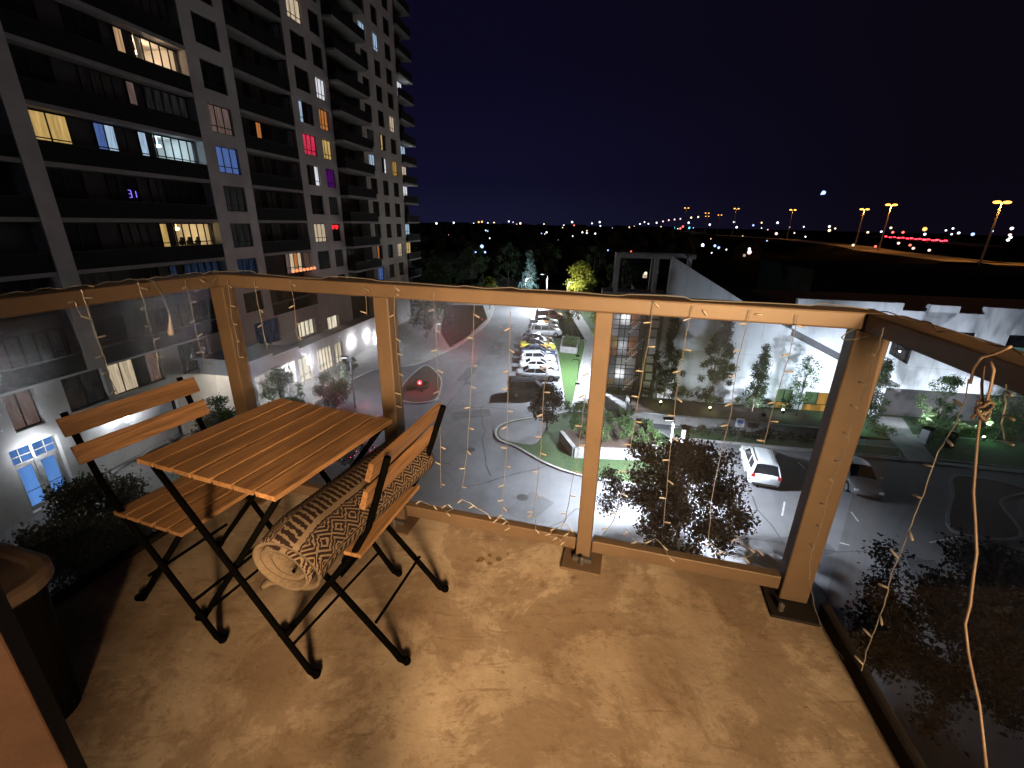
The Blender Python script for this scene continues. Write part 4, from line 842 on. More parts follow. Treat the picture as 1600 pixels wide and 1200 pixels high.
# far woods and gardens: one mass nobody could count
mb = MB(); ico = None
vs_all = []; fs_all = []; off = 0
bmx = bmesh.new(); bmesh.ops.create_icosphere(bmx, subdivisions=2, radius=1.0); iv = np.array([v.co[:] for v in bmx.verts]); ifc = [[v.index for v in f.verts] for f in bmx.faces]; bmx.free()
for i in range(620):
    y = 125 + 900 * rng.random() ** 1.5; x = rng.uniform(-1.15, 1.3) * (y + 30) * .95
    if 30 < x and x > .40 * y - 10: continue
    s_ = rng.uniform(3.5, 6.5) * (1 + y / 900); hz = rng.uniform(.75, 1.05)
    jit = 1 + .22 * rng.normal(size=(len(iv), 1))
    v = iv * jit * np.array([s_, s_, s_ * hz]); v[:, 0] += x; v[:, 1] += y; v[:, 2] += s_ * hz * .62
    v[:, 2] = np.minimum(v[:, 2], 14.6 + .4 * rng.random(len(v)))
    vs_all.append(v); fs_all += [[k + off for k in f] for f in ifc]; off += len(v)
me = bpy.data.meshes.new('far_woods'); me.from_pydata(np.concatenate(vs_all).tolist(), [], fs_all); me.materials.append(M['leaf_far']); me.update()
tag(link('far_woods', me), 'black mass of far tree crowns below the horizon', 'woods', None, 'stuff')

# distant lamps, each on its own thin mast
LC = {'w': ((.86, .90, 1), 3.0), 'b': ((.35, .50, 1), 2.4), 'y': ((1, .75, .42), 2.6), 'r': ((1, .16, .12), 2.2), 'o': ((1, .45, .12), 2.4), 'c': ((.15, .75, 1), 2.0), 'p': ((1, .55, .5), 2.4)}
LM = {k: glow('far_lamp_%s' % n, c, s) for (k, (c, s)), n in zip(LC.items(), ('white', 'bluish', 'warm', 'red', 'orange', 'cyan', 'pink'))}
LN = {'w': 'white', 'b': 'bluish', 'y': 'warm', 'r': 'red', 'o': 'orange', 'c': 'cyan', 'p': 'pinkish'}
_lm = {}
def far_lamp(px, py, key, rpx=1.7, z=6.0, dmax=850):
    p = far(px, py, z, dmax); D = math.hypot(p[0], p[1]); r = rpx * D / FPX * .9
    k_ = (key,)
    if k_ not in _lm:
        q = MB(); q.ball((0, 0, 0), 1, 8, 6); q2 = MB(); q2.tube([(0, 0, -1), (0, 0, 0)], .02, 4); _lm[k_] = (q.mesh('lamp_globe', LM[key], smooth=True), q2.mesh('mast', M['black_metal']))
    t = thing('distant_lamp', 'tiny %s lamp glowing far off among the dark trees' % LN[key], 'lamp', p, 0, 'distant %s lamps' % LN[key])
    o = link('lamp_globe', _lm[k_][0], t); o.scale = (r, r, r); o2 = link('mast', _lm[k_][1], t); o2.scale = (1, 1, max(1, p[2])); return t
pts = [(678, 351, 'w'), (682, 349, 'w', 2.2), (689, 354, 'p', 2), (677, 356, 'w'), (709, 348, 'w', 1.9), (716, 355, 'w'), (748, 347, 'o', 2.0), (753, 346.5, 'o', 2.0), (746, 357, 'w', 1.9), (698, 364, 'y'), (708, 367, 'y'), (684, 381, 'w'), (694, 394, 'w', 1.6), (697, 396, 'w', 1.4),
       (734, 379, 'b', 1.6), (753, 385, 'b', 4.0), (743, 394, 'b', 2.2), (758, 394, 'b', 2.4), (779, 377, 'y', 1.3), (772, 348, 'y', 1.8), (795, 346, 'w', 1.7), (802, 355, 'w'), (808, 358, 'w'), (813, 349, 'y', 2.2), (832, 371, 'y', 1.6), (835, 379, 'y', 2.6), (850, 350, 'y', 1.3),
       (854, 363, 'w', 1.9), (868, 359, 'w', 1.9), (872, 376, 'w', 1.8), (858, 394, 'w', 1.7), (894, 347, 'w', 2.0), (897, 352, 'r', 1.7), (906, 360, 'b', 2.2), (910, 363, 'w', 1.8), (917, 364, 'p', 2), (925, 349, 'w'), (930, 365, 'w', 1.8), (937, 347, 'w', 1.9), (938, 353, 'w', 1.5), (895, 369, 'w', 1.5), (985, 387, 'p', 2.8), (986, 393, 'r', 1.8),
       (943, 395, 'w', 2.4), (950, 391, 'b', 1.6), (1000, 350, 'w', 1.4), (1007, 347, 'w', 1.4), (1001, 369, 'w', 1.6), (1026, 348, 'w', 1.7), (1036, 346, 'p', 1.6), (1045, 344, 'p', 1.6), (1054, 343, 'p', 1.6), (1063, 342, 'p', 1.5), (1080, 340, 'y', 1.8), (1091, 339, 'y', 1.7), (1027, 356, 'c', 1.8), (1053, 356, 'c', 2.2), (1077, 356, 'c', 2.2), (1063, 357, 'r', 2.2), (1067, 354, 'r', 2.2), (1076, 348, 'w', 2.0), (1023, 361, 'p', 2.4), (1036, 365, 'p', 2.3), (1066, 368, 'p', 2.6), (1072, 366, 'p', 2.4), (1056, 375, 'w', 1.8), (1109, 351, 'w', 2.0),
       (1098, 383, 'w', 3.2), (1117, 384, 'b', 2.6), (1123, 387, 'b', 2.6), (1135, 390, 'w', 1.5), (1112, 395, 'w', 1.4), (1147, 347, 'w', 1.8), (1151, 355, 'w', 2.0), (1171, 394, 'p', 4.2), (1171, 389, 'w', 2.6), (1177, 352, 'b', 1.8), (1190, 348, 'y', 1.5), (1215, 348, 'w', 2.0), (1213, 365, 'p', 2.6), (1263, 432, 'w', 1.8), (1042, 409, 'w', 2.0), (1009, 427, 'y', 3.2), (1027, 425, 'y', 2.4),
       (1296, 354, 'w', 2.0), (1296, 360, 'y', 2.4), (1305, 357, 'y', 1.5), (1392, 356, 'y', 1.8), (1445, 358, 'o', 3.2), (1445, 366, 'w', 2), (1356, 363, 'y', 1.8), (1377, 362, 'w', 1.6), (1478, 360, 'w', 1.4), (1489, 357, 'w', 1.5), (1498, 364, 'w', 1.9), (1487, 366, 'w', 1.4), (1520, 366, 'b', 2.4), (1550, 361, 'w', 1.7), (1581, 357, 'w', 2.2), (1578, 367, 'p', 2.0), (1579, 371, 'w', 2.0), (1575, 375, 'w', 2.0)]
for q_ in pts: far_lamp(q_[0], q_[1], q_[2], (q_[3] if len(q_) > 3 else 1.6) * .72)
rl2 = random.Random(21)
for i in range(46):
    px = rl2.uniform(660, 1260); py = rl2.uniform(347, 366) + max(0, rl2.gauss(0, 9)); far_lamp(px, py, rl2.choice('wwwybyp'), rl2.uniform(.6, 1.0))
# a lone bluish white light high over the highway
t = thing('high_light', 'lone bluish white wedge of light high in the dark sky', 'light', far(1287, 301, 16, 700)); q = MB(); q.tube([(-3.6, 0, -2.4), (0, 0, 0), (1.2, 0, 1.4)], [.6, 3.0, 2.0], 8); q.build('light', LM['b'], t)
# dark low houses among the trees, a few with lit walls
hr = random.Random(4); HSL = ['far house under the white triangle of light', 'far house among the trees near the street axis', 'far house left of the pale lit roadside', 'far house beside the pinkish white light right of the pergola', 'leftmost far house near the tower edge', 'far house with a lit window seen through the roof pergola', 'low far house in the middle of the dark trees', 'far house just left of the roof pergola']
for i, (px, py) in enumerate([(752, 400), (880, 398), (905, 382), (1165, 405), (690, 402), (1010, 440), (800, 420), (960, 412)]):
    p = far(px, py, 0, 600); t = thing('distant_house', HSL[i], 'house', (p[0], p[1], 0), hr.uniform(-.5, .5), 'far suburb houses')
    q = MB(); q.box((-6, -4, 0), (6, 4, 5)); q.build('wall', M['concrete_dark'], t)
    q = MB(); q.add([(-6.5, -4.5, 5), (6.5, -4.5, 5), (6.5, 4.5, 5), (-6.5, 4.5, 5), (-4, 0, 7.6), (4, 0, 7.6)], [(0, 1, 5, 4), (1, 2, 5), (2, 3, 4, 5), (3, 0, 4)]); q.build('roof', M['roof_dark'], t)
    q = MB(); q.box((-2, -4.06, 1.5), (-.8, -4.02, 2.7)); q.build('window', LIT['cream'] if i % 2 else M['darkpane'], t)
NIGHT = mat('dark_tar_roof', (.03, .03, .03), 1.0, spec=0)
# dark flat roofed building behind the hall
t = thing('flat_building', 'long dark flat roofed building behind the white hall', 'building', S(0, 100), -R(9.5)); q = MB(); q.box((44, 0, 0), (120, 30, 7.6)); q.build('wall', NIGHT, t); q = MB(); q.box((43.8, -.2, 7.6), (120.2, 30, 8.3)); q.build('roof_edge', NIGHT, t)

# elevated highway with sodium masts
hw_ = thing('highway', None, None); MASTS = [(1073, 325, 640), (1105, 333, 760), (1105, 338, 900), (1125, 336, 820), (1151, 326, 560), (1239, 328, 470), (1351, 327, 330), (1393, 320, 270), (1566, 316, 205)]
def mast_xy(px, py, D): d = ray(px, py); d = d / math.hypot(d[0], d[1]); return (float(d[0] * D), float(d[1] * D))
hwp = [(420, 20), (250, 95)] + [mast_xy(*MASTS[i]) for i in (8, 7, 6, 5, 4, 0, 1)]; hwp.append((hwp[-1][0] + 40, hwp[-1][1] + 200))
bpy.data.objects.remove(hw_)
g = MB(); bnk = MB()
hz = 7.0
for i in range(len(hwp) - 1):
    a = np.array(hwp[i], float); b = np.array(hwp[i + 1], float); d = (b - a) / np.linalg.norm(b - a); n_ = np.array([-d[1], d[0]]) if i < 99 else 0
    q0, q1, q2, q3 = a - n_ * 9, b - n_ * 9, b + n_ * 9, a + n_ * 9; f0, f1 = a - n_ * 30, b - n_ * 30; f2, f3 = b + n_ * 30, a + n_ * 30
    g.add([(*q0, hz), (*q1, hz), (*q2, hz), (*q3, hz)], [(0, 1, 2, 3)])
    bnk.add([(*q0, hz - .05), (*q1, hz - .05), (*q2, hz - .05), (*q3, hz - .05), (*f0, -.5), (*f1, -.5), (*f2, -.5), (*f3, -.5)], [(0, 4, 5, 1), (3, 2, 6, 7)])
ca, cb = far(1370, 368, 8.3, 900), far(1500, 377, 8.3, 900); dd_ = np.array(cb[:2]) - np.array(ca[:2]); dd_ /= np.linalg.norm(dd_); nn_ = np.array([-dd_[1], dd_[0]]) * 7
for z_ in (7.0,):
    q4 = [np.array(ca[:2]) - dd_ * 60 - nn_, np.array(cb[:2]) + dd_ * 60 - nn_, np.array(cb[:2]) + dd_ * 60 + nn_, np.array(ca[:2]) - dd_ * 60 + nn_]; g.prism([tuple(v) for v in q4], 5.6, 7.0)
struct('highway_bank', bnk, mat('bank_scrub', (.006, .007, .005), 1.0, spec=0, col2=(.016, .016, .011), scale=.06))
struct('highway', g, mat('highway_concrete', (.11, .106, .095), 1.0, col2=(.19, .18, .16), scale=.05))
SOD = glow('sodium_lamp', (1, .38, .06), 5.0)
for i, (px, py, D) in enumerate(MASTS):
    d = ray(px, py); d = d / math.hypot(d[0], d[1]); p = np.array([0, 0, EYE]) + d * D
    t = thing('highway_mast', 'tall mast with two orange lamps, %s' % ['far left of the highway row', 'second of the far cluster', 'lowest of the far cluster', 'right end of the far cluster', 'fifth from the left over the lit ramp', 'alone right of the ramp', 'left of the pair over the roadside glow', 'right of the pair over the red car queue', 'largest at the right edge'][i], 'highway lamp', (float(p[0]), float(p[1]), 0), 0, 'orange highway masts')
    s_ = D / 300 if D > 300 else 1; h = float(p[2])
    q = MB(); q.tube([(0, 0, 0), (0, 0, h)], [.35, .22 * s_], 6); q.build('pole', mat('mast_steel', (.4, .38, .36), .5), t)
    for sx in (-1, 1):
        q = MB(); q.ball((sx * 1.5 * s_ ** .5, 0, h), 1.0, 10, 6, .42); o = q.build('lamp_head', SOD, t)
    l = point('sodium_light', (0, 0, h - 1.2), 24000 if D < 500 else 14000, (1, .36, .07), .6, t)
# verge bank lit by the masts, and the queue of cars on it
tl = glow('brake_light', (1, .03, .05), 9)
cq = []
for i in range(15):
    px = 1383 + i * 6.6; py = 369 + i * .45 + (.8 if i % 2 else 0)
    p = far(px, py, 8.3, 900); s_ = 1
    t = thing('queued_car', 'small dark car with red brake lights in the far highway queue', 'car', (p[0], p[1], 7.02), R(75), 'cars queuing on the far highway')
    q = MB(); q.add([(-2.2, -.9, .3), (2.2, -.9, .3), (2.2, .9, .3), (-2.2, .9, .3), (-2.2, -.9, .95), (2.2, -.9, .85), (2.2, .9, .85), (-2.2, .9, .95), (-1.4, -.7, 1.45), (.6, -.7, 1.45), (.6, .7, 1.45), (-1.4, .7, 1.45)], [(0, 1, 2, 3), (0, 1, 5, 4), (1, 2, 6, 5), (2, 3, 7, 6), (3, 0, 4, 7), (4, 5, 9, 8), (5, 6, 10, 9), (6, 7, 11, 10), (7, 4, 8, 11), (8, 9, 10, 11)]); q.build('body', BLACK, t)
    for s2 in (-1, 1):
        q = MB(); q.ball((-2.3, s2 * .75, .95), .62 if i % 3 else .8, 8, 5); q.build('taillight', tl, t)
for i, (px, py, k) in enumerate([(1395, 363, 'r'), (1411, 363, 'r'), (1404, 380, 'p'), (1422, 383, 'r'), (1368, 385, 'r'), (1427, 388, 'p'), (1452, 391, 'p'), (1333, 383, 'y')]): far_lamp(px, py, k, 1.5, 8.5, 700)

# ------------------------------------------------------------------ our balcony
BA = R(-15)
O4 = Vector((1.135, 1.39, FL))                       # inner foot of the right corner post
ex = Vector((math.cos(BA), math.sin(BA), 0)); ey = Vector((-math.sin(BA), math.cos(BA), 0))
LEN = 2.567
O1 = O4 - ex * LEN
RD = Vector((-.185, -.983, 0)).normalized()          # right rail runs back along this
LD = -ey                                             # left rail
# concrete floor: warm stained
fm = bpy.data.materials.new('stained_balcony_concrete'); fm.use_nodes = True; n = fm.node_tree; p = n.nodes['Principled BSDF']; lk = n.links.new
tc = n.nodes.new('ShaderNodeTexCoord')
def noise(scale, det=6, rough=.6, vec=None, dist=0.0):
    z = n.nodes.new('ShaderNodeTexNoise'); z.inputs['Scale'].default_value = scale; z.inputs['Detail'].default_value = det; z.inputs['Roughness'].default_value = rough; z.inputs['Distortion'].default_value = dist
    lk(vec or tc.outputs['Object'], z.inputs['Vector']); return z.outputs['Fac']
def ramp(fac, a, b, ca=(0, 0, 0, 1), cb=(1, 1, 1, 1)):
    r = n.nodes.new('ShaderNodeValToRGB'); r.color_ramp.elements[0].position = a; r.color_ramp.elements[1].position = b; r.color_ramp.elements[0].color = ca; r.color_ramp.elements[1].color = cb; lk(fac, r.inputs[0]); return r.outputs[0]
def mixc(fac, a, b, mode='MIX'):
    m = n.nodes.new('ShaderNodeMix'); m.data_type = 'RGBA'; m.blend_type = mode
    if isinstance(fac, float): m.inputs[0].default_value = fac
    else: lk(fac, m.inputs[0])
    for s_, v in ((6, a), (7, b)):
        if isinstance(v, tuple): m.inputs[s_].default_value = v
        else: lk(v, m.inputs[s_])
    return m.outputs[2]
mp = n.nodes.new('ShaderNodeMapping'); mp.inputs['Rotation'].default_value = (0, 0, R(35)); mp.inputs['Scale'].default_value = (1.0, 4.5, 1); lk(tc.outputs['Object'], mp.inputs[0])
c0 = ramp(noise(2.2, 8, .62, None, .6), .30, .72, (.19, .15, .117, 1), (.41, .355, .295, 1))
c1 = mixc(ramp(noise(5.5, 9, .7, mp.outputs[0], 1.2), .56, .66), c0, (.175, .13, .098, 1))
c1 = mixc(.8, c0, c1)
c2 = mixc(ramp(noise(9.0, 8, .72, mp.outputs[0], .4), .60, .72), c1, (.47, .42, .36, 1))
c2 = mixc(.8, c1, c2)
c3 = mixc(ramp(noise(42, 3, .5), .68, .74), c2, (.11, .08, .06, 1))
c3 = mixc(.6, c2, c3)
wn = ramp(noise(2.6, 14, .76, None, .35), .475, .525)
c3 = mixc(mixc(.62, (0, 0, 0, 1), wn), c3, (.165, .122, .092, 1))
c4_ = mixc(ramp(noise(1.1, 5, .6, None, .3), .50, .60), c3, (.80, .76, .72, 1), 'MULTIPLY')
c5_ = mixc(ramp(noise(16, 10, .78), .52, .70), c4_, (.66, .60, .54, 1), 'MULTIPLY')
lk(c5_, p.inputs['Base Color']); lk(ramp(noise(7, 6), .3, .7, (.55, .55, .55, 1), (.85, .85, .85, 1)), p.inputs['Roughness']); p.inputs['Specular IOR Level'].default_value = .3
b = n.nodes.new('ShaderNodeBump'); b.inputs['Strength'].default_value = .35; b.inputs['Distance'].default_value = .008; lk(noise(30, 8, .7), b.inputs['Height']); lk(b.outputs[0], p.inputs['Normal'])
rno = Vector((-RD.y, RD.x, 0)); c4 = O4 + rno * .07 + ey * .11; c1_ = O1 - ex * .155 + ey * .11
poly = [tuple(c4)[:2], tuple(c1_)[:2], tuple(c1_ + LD * 3.6)[:2], tuple(c4 + RD * 3.6)[:2]]
g = MB(); g.prism(poly, FL - .22, FL); bf = struct('balcony_floor', g, fm)
# dark dried spots and a chalky ring on the concrete
sm = mat('dried_stain', (.09, .06, .03), .8, col2=(.16, .11, .06), scale=60)
q = MB(); rs = random.Random(2)
for px, py, r in ((752, 874, .016), (765, 868, .010), (779, 874, .014), (765, 881, .011), (793, 866, .006), (747, 877, .010)):
    c = G(px, py, FL); q.add([(c[0] + r * rs.uniform(.7, 1.2) * math.cos(a_ * .628), c[1] + r * rs.uniform(.7, 1.2) * math.sin(a_ * .628), FL + .002) for a_ in range(10)], [tuple(range(10))])
q.build('stain', sm, bf)

RAIL = mat('taupe_rail_paint', (.066, .046, .032), .5, col2=(.084, .058, .040), scale=7, bump=.03, bscale=160, spec=.35, contrast=(.30, .72))
GLS = bpy.data.materials.new('dusty_railing_glass'); GLS.use_nodes = True; n = GLS.node_tree; n.nodes.clear(); lk = n.links.new
tc = n.nodes.new('ShaderNodeTexCoord')
tr = n.nodes.new('ShaderNodeBsdfTransparent'); tr.inputs[0].default_value = (.965, .975, .97, 1)
gsy = n.nodes.new('ShaderNodeBsdfGlossy'); gsy.inputs['Roughness'].default_value = .03; gsy.inputs[0].default_value = (1, 1, 1, 1)
df = n.nodes.new('ShaderNodeBsdfDiffuse'); df.inputs[0].default_value = (.5, .5, .52, 1); tl_ = n.nodes.new('ShaderNodeBsdfRefraction'); tl_.inputs[0].default_value = (.95, .96, 1, 1); tl_.inputs['Roughness'].default_value = .45; tl_.inputs['IOR'].default_value = 1.25
lw_ = n.nodes.new('ShaderNodeLayerWeight'); pw_ = n.nodes.new('ShaderNodeMath'); pw_.operation = 'POWER'; lk(lw_.outputs['Facing'], pw_.inputs[0]); pw_.inputs[1].default_value = 5
fr_ = n.nodes.new('ShaderNodeMath'); fr_.operation = 'MULTIPLY_ADD'; lk(pw_.outputs[0], fr_.inputs[0]); fr_.inputs[1].default_value = .55; fr_.inputs[2].default_value = .025
dm = n.nodes.new('ShaderNodeMixShader'); dm.inputs[0].default_value = .92; lk(df.outputs[0], dm.inputs[1]); lk(tl_.outputs[0], dm.inputs[2])
m1 = n.nodes.new('ShaderNodeMixShader'); m2 = n.nodes.new('ShaderNodeMixShader')
mp = n.nodes.new('ShaderNodeMapping'); mp.inputs['Scale'].default_value = (1, 1, .35); lk(tc.outputs['Object'], mp.inputs[0])
s1 = noise(3.2, 8, .7, mp.outputs[0], .8); s2 = noise(55, 3, .6)
r1 = ramp(s1, .38, .78, (.05, .05, .05, 1), (.27, .27, .27, 1)); r2 = ramp(s2, .66, .74, (0, 0, 0, 1), (.10, .10, .10, 1))
ad = mixc(1.0, r1, r2, 'ADD')
lk(ad, m1.inputs[0]); lk(tr.outputs[0], m1.inputs[1]); lk(dm.outputs[0], m1.inputs[2])
lk(fr_.outputs[0], m2.inputs[0]); lk(m1.outputs[0], m2.inputs[1]); lk(gsy.outputs[0], m2.inputs[2])
om = n.nodes.new('ShaderNodeOutputMaterial'); lk(m2.outputs[0], om.inputs[0])

H0, H1 = 1.105, 1.16
def railing(name, label, origin, ang, length, posts, panels, first, last, out=0.0):
    """local x along the rail, y outwards (away from the balcony)"""
    t = thing(name, label, 'railing', tuple(origin), ang, 'balcony railings')
    q = MB(); q.box((first, -.035, H0), (last, .065, H1)); q.build('top_rail', RAIL, t, bevel=.006)
    for i, (x, wdt) in enumerate(posts):
        q = MB(); q.box((x - wdt / 2, -.025, .012), (x + wdt / 2, .045, H0 - .001)); po = q.build('post', RAIL, t, bevel=.005)
        if wdt < .09:
            q = MB(); q.box((x - .085, -.10, 0), (x + .085, .09, .012)); q.build('base_plate', RAIL, po, bevel=.003)
            q = MB(); q.box((x - .04, -.045, .012), (x + .04, -.025, .03)); q.lathe([(.011, .012), (.011, .045), (.006, .05)], 8, (x, -.06, 0)); q.build('anchor_bolt', M['post_metal'], po)
        else:
            q = MB(); q.box((x - .10, -.12, 0), (x + .07, .07, .012)); q.build('base_plate', M['parapet'], po, bevel=.003)
            q = MB(); q.lathe([(.011, .012), (.011, .04), (.006, .045)], 8, (x - .06, -.085, 0)); q.build('anchor_bolt', M['post_metal'], po)
    for a, b in panels:
        q = MB(); q.box((a, -.012 + out, .045 - out * .5), (b, .03 + out, .105 - out * .5)); q.build('bottom_rail', RAIL if not out else M['parapet'], t, bevel=.004)
        q = MB(); q.quad((a + .002, .012 + out, .10 - out * .5), (b - .002, .012 + out, .10 - out * .5), (b - .002, .012, H0 - .004), (a + .002, .012, H0 - .004)); q.build('glass_panel', GLS, t)
    return t
P1, P2, P3, P4 = 0.0, .835, 1.735, LEN
railing('glass_railing', 'front balcony railing with clear glass and taupe posts', O1, BA, LEN, [(P1, .075), (P2, .07), (P3, .062), (P4, .10)],
        [(P1 + .045, P2 - .04), (P2 + .04, P3 - .036), (P3 + .036, P4 - .055)], -.05, LEN + .02)
lr_ang = math.atan2(ey.y, ey.x)
railing('glass_railing', 'left balcony railing running back beside the folding chair', O1 + LD * 3.0 - ex * .0, lr_ang, 3.0, [(1.4, .07)], [(0, 1.36), (1.44, 2.95)], 0, 2.97, out=.17)
# the right rail: local x runs from the corner towards the house, y outwards is to the east
ra = math.atan2(RD.y, RD.x)
def railing_right():
    t = thing('glass_railing', 'right balcony railing running back from the thick corner post', 'railing', tuple(O4), ra, 'balcony railings')
    q = MB(); q.box((.045, -.045, H0), (3.2, .055, H1)); q.build('top_rail', RAIL, t, bevel=.006)
    q = MB(); q.box((.06, .072, -.02), (3.2, .105, .06)); q.build('bottom_rail', M['parapet'], t, bevel=.004)
    q = MB(); q.quad((.06, .085, .055), (3.2, .085, .055), (3.2, .03, H0 - .004), (.06, .03, H0 - .004)); q.build('glass_panel', GLS, t)
    q = MB(); q.box((2.0, -.03, .012), (2.07, .04, H0 - .001)); q.build('post', RAIL, t, bevel=.005)
railing_right()

# the house wall behind, its lit lamp, and the door frame at the left edge of the view
bw = thing('house_wall', 'unseen wall of our own building with a window opening shaped to trim the lamp light', 'wall', (0, 0, FL), BA)
ROOM = mat('cream_room_paint', (.26, .22, .18), .9)
q = MB(); wx0, wx1, wz0, wz1 = .02, 1.34, .80, 1.74  # opening edges set to shape the room light; low top keeps it off the tower
q.box((-3.4, -1.2, -.2), (wx0, -1.02, 2.9)); q.box((wx1, -1.2, -.2), (4.2, -1.02, 2.9)); q.box((wx0, -1.2, -.2), (wx1, -1.02, wz0)); q.box((wx0, -1.2, wz1), (wx1, -1.02, 2.9)); q.build('wall', M['concrete_dark'], bw)
q = MB(); q.box((-3.4, -5.0, -.2), (-3.3, -1.21, 2.9)); q.box((4.1, -5.0, -.2), (4.2, -1.21, 2.9)); q.box((-3.3, -5.0, -.2), (4.1, -4.9, 2.9)); q.build('room_wall', ROOM, bw)
q = MB(); q.box((-3.3, -4.9, -.2), (4.1, -1.21, 0)); q.build('room_floor', WOODF if 'WOODF' in globals() else M['concrete_dark'], bw); q = MB(); q.box((-3.3, -4.9, 2.7), (4.1, -1.21, 2.9)); q.build('room_ceiling', ROOM, bw)
LPOS = (.62, -3.55, FL + 1.80)
lt = thing('floor_lamp', 'warm globe floor lamp inside the room behind the balcony window', 'lamp', (LPOS[0], LPOS[1], FL))
q = MB(); q.lathe([(.16, 0), (.16, .02), (.012, .03), (.012, 1.5)], 16); q.build('stand', M['black_metal'], lt)
point('lamp_light', (0, 0, LPOS[2] - FL), 6700, (1, .625, .30), .65, lt)

JM = mat('door_frame_paint', (.007, .0036, .0026), .7, spec=.05, col2=(.012, .006, .0042), scale=20, bump=.1)
jt_ = thing('door_frame', 'brown painted door frame edge in the near left corner', 'door frame', (-.168, .113, FL), R(34))
for nm, a, b in (('casing', (-.026, -.008, 0), (0, .004, 2.1)), ('door_stop', (-.029, -.005, 0), (-.0263, .004, 2.1)), ('reveal', (-.062, .016, 0), (-.0293, .026, 2.1)), ('outer_casing', (-.10, -.008, 0), (-.063, .026, 2.1))):
    q = MB(); q.box(a, b); q.build(nm, JM, jt_, bevel=.0008)

# storage bin with a tan lid, lower left
bn = thing('storage_bin', 'black storage bin with a tan rounded lid in the lower left corner', 'bin', (-1.58, .90, FL), R(-15))
def rrect(x0, y0, x1, y1, r, n_=6):
    out = []
    for cx_, cy_, a0 in ((x1 - r, y1 - r, 0), (x0 + r, y1 - r, 90), (x0 + r, y0 + r, 180), (x1 - r, y0 + r, 270)):
        for i in range(n_ + 1): a_ = R(a0 + 90 * i / n_); out.append((cx_ + r * math.cos(a_), cy_ + r * math.sin(a_)))
    return out
def loop_loft(loops):
    q = MB(); n_ = len(loops[0][0]); vs = []
    for pl, z in loops: vs += [(x, y, z) for x, y in pl]
    fs = [(i * n_ + k, i * n_ + (k + 1) % n_, (i + 1) * n_ + (k + 1) % n_, (i + 1) * n_ + k) for i in range(len(loops) - 1) for k in range(n_)]
    fs += [tuple(range(n_)), tuple((len(loops) - 1) * n_ + k for k in range(n_))]; return q.add(vs, fs)
loop_loft([(rrect(-.34, -.34, .28, .13, .07), 0), (rrect(-.37, -.37, .31, .15, .08), .46)]).build('body', mat('black_plastic', (.003, .003, .003), .7, spec=.05), bn)
TAN = mat('tan_plastic', (.11, .08, .062), .5, col2=(.085, .062, .048), scale=9)
loop_loft([(rrect(-.39, -.39, .325, .165, .10), .455), (rrect(-.40, -.40, .335, .175, .11), .465), (rrect(-.40, -.40, .335, .175, .11), .492), (rrect(-.385, -.385, .32, .16, .10), .50), (rrect(-.36, -.36, .30, .14, .09), .498), (rrect(-.35, -.35, .29, .13, .08), .493), (rrect(-.20, -.20, .16, .03, .08), .503)]).build('lid', TAN, bn)

# ------------------------------------------------------------------ folding wood and steel set
def wood(name, c1, c2):
    m = bpy.data.materials.new(name); m.use_nodes = True; n = m.node_tree; p = n.nodes['Principled BSDF']; lk = n.links.new
    tc = n.nodes.new('ShaderNodeTexCoord'); oi = n.nodes.new('ShaderNodeObjectInfo'); mp = n.nodes.new('ShaderNodeMapping'); mp.inputs['Scale'].default_value = (1.6, 26, 26)
    vm = n.nodes.new('ShaderNodeVectorMath'); vm.operation = 'SCALE'; vm.inputs['Scale'].default_value = 9.3; lk(oi.outputs['Random'], vm.inputs[0])
    va = n.nodes.new('ShaderNodeVectorMath'); va.operation = 'ADD'; lk(tc.outputs['Object'], va.inputs[0]); lk(vm.outputs[0], va.inputs[1]); lk(va.outputs[0], mp.inputs[0])
    z = n.nodes.new('ShaderNodeTexNoise'); z.inputs['Scale'].default_value = 2.0; z.inputs['Detail'].default_value = 7; z.inputs['Distortion'].default_value = 1.6; lk(mp.outputs[0], z.inputs['Vector'])
    r = n.nodes.new('ShaderNodeValToRGB'); r.color_ramp.elements[0].position = .32; r.color_ramp.elements[1].position = .7; r.color_ramp.elements[0].color = (*c1, 1); r.color_ramp.elements[1].color = (*c2, 1); lk(z.outputs['Fac'], r.inputs[0])
    hs = n.nodes.new('ShaderNodeHueSaturation'); mr = n.nodes.new('ShaderNodeMapRange'); mr.inputs[3].default_value = .78; mr.inputs[4].default_value = 1.18; lk(oi.outputs['Random'], mr.inputs[0]); lk(mr.outputs[0], hs.inputs['Value']); lk(r.outputs[0], hs.inputs['Color'])
    lk(hs.outputs[0], p.inputs['Base Color']); p.inputs['Roughness'].default_value = .48
    b = n.nodes.new('ShaderNodeBump'); b.inputs['Strength'].default_value = .15; b.inputs['Distance'].default_value = .004; lk(z.outputs['Fac'], b.inputs['Height']); lk(b.outputs[0], p.inputs['Normal']); return m
WOOD = wood('stained_acacia', (.090, .047, .024), (.225, .128, .062))
BLK = M['black_metal']
def slat(L, W_, th=.016, name='slat'):
    q = MB(); q.box((-L / 2, -W_ / 2, -th / 2), (L / 2, W_ / 2, th / 2)); return q.mesh(name, WOOD, bevel=.0006, seg=1)
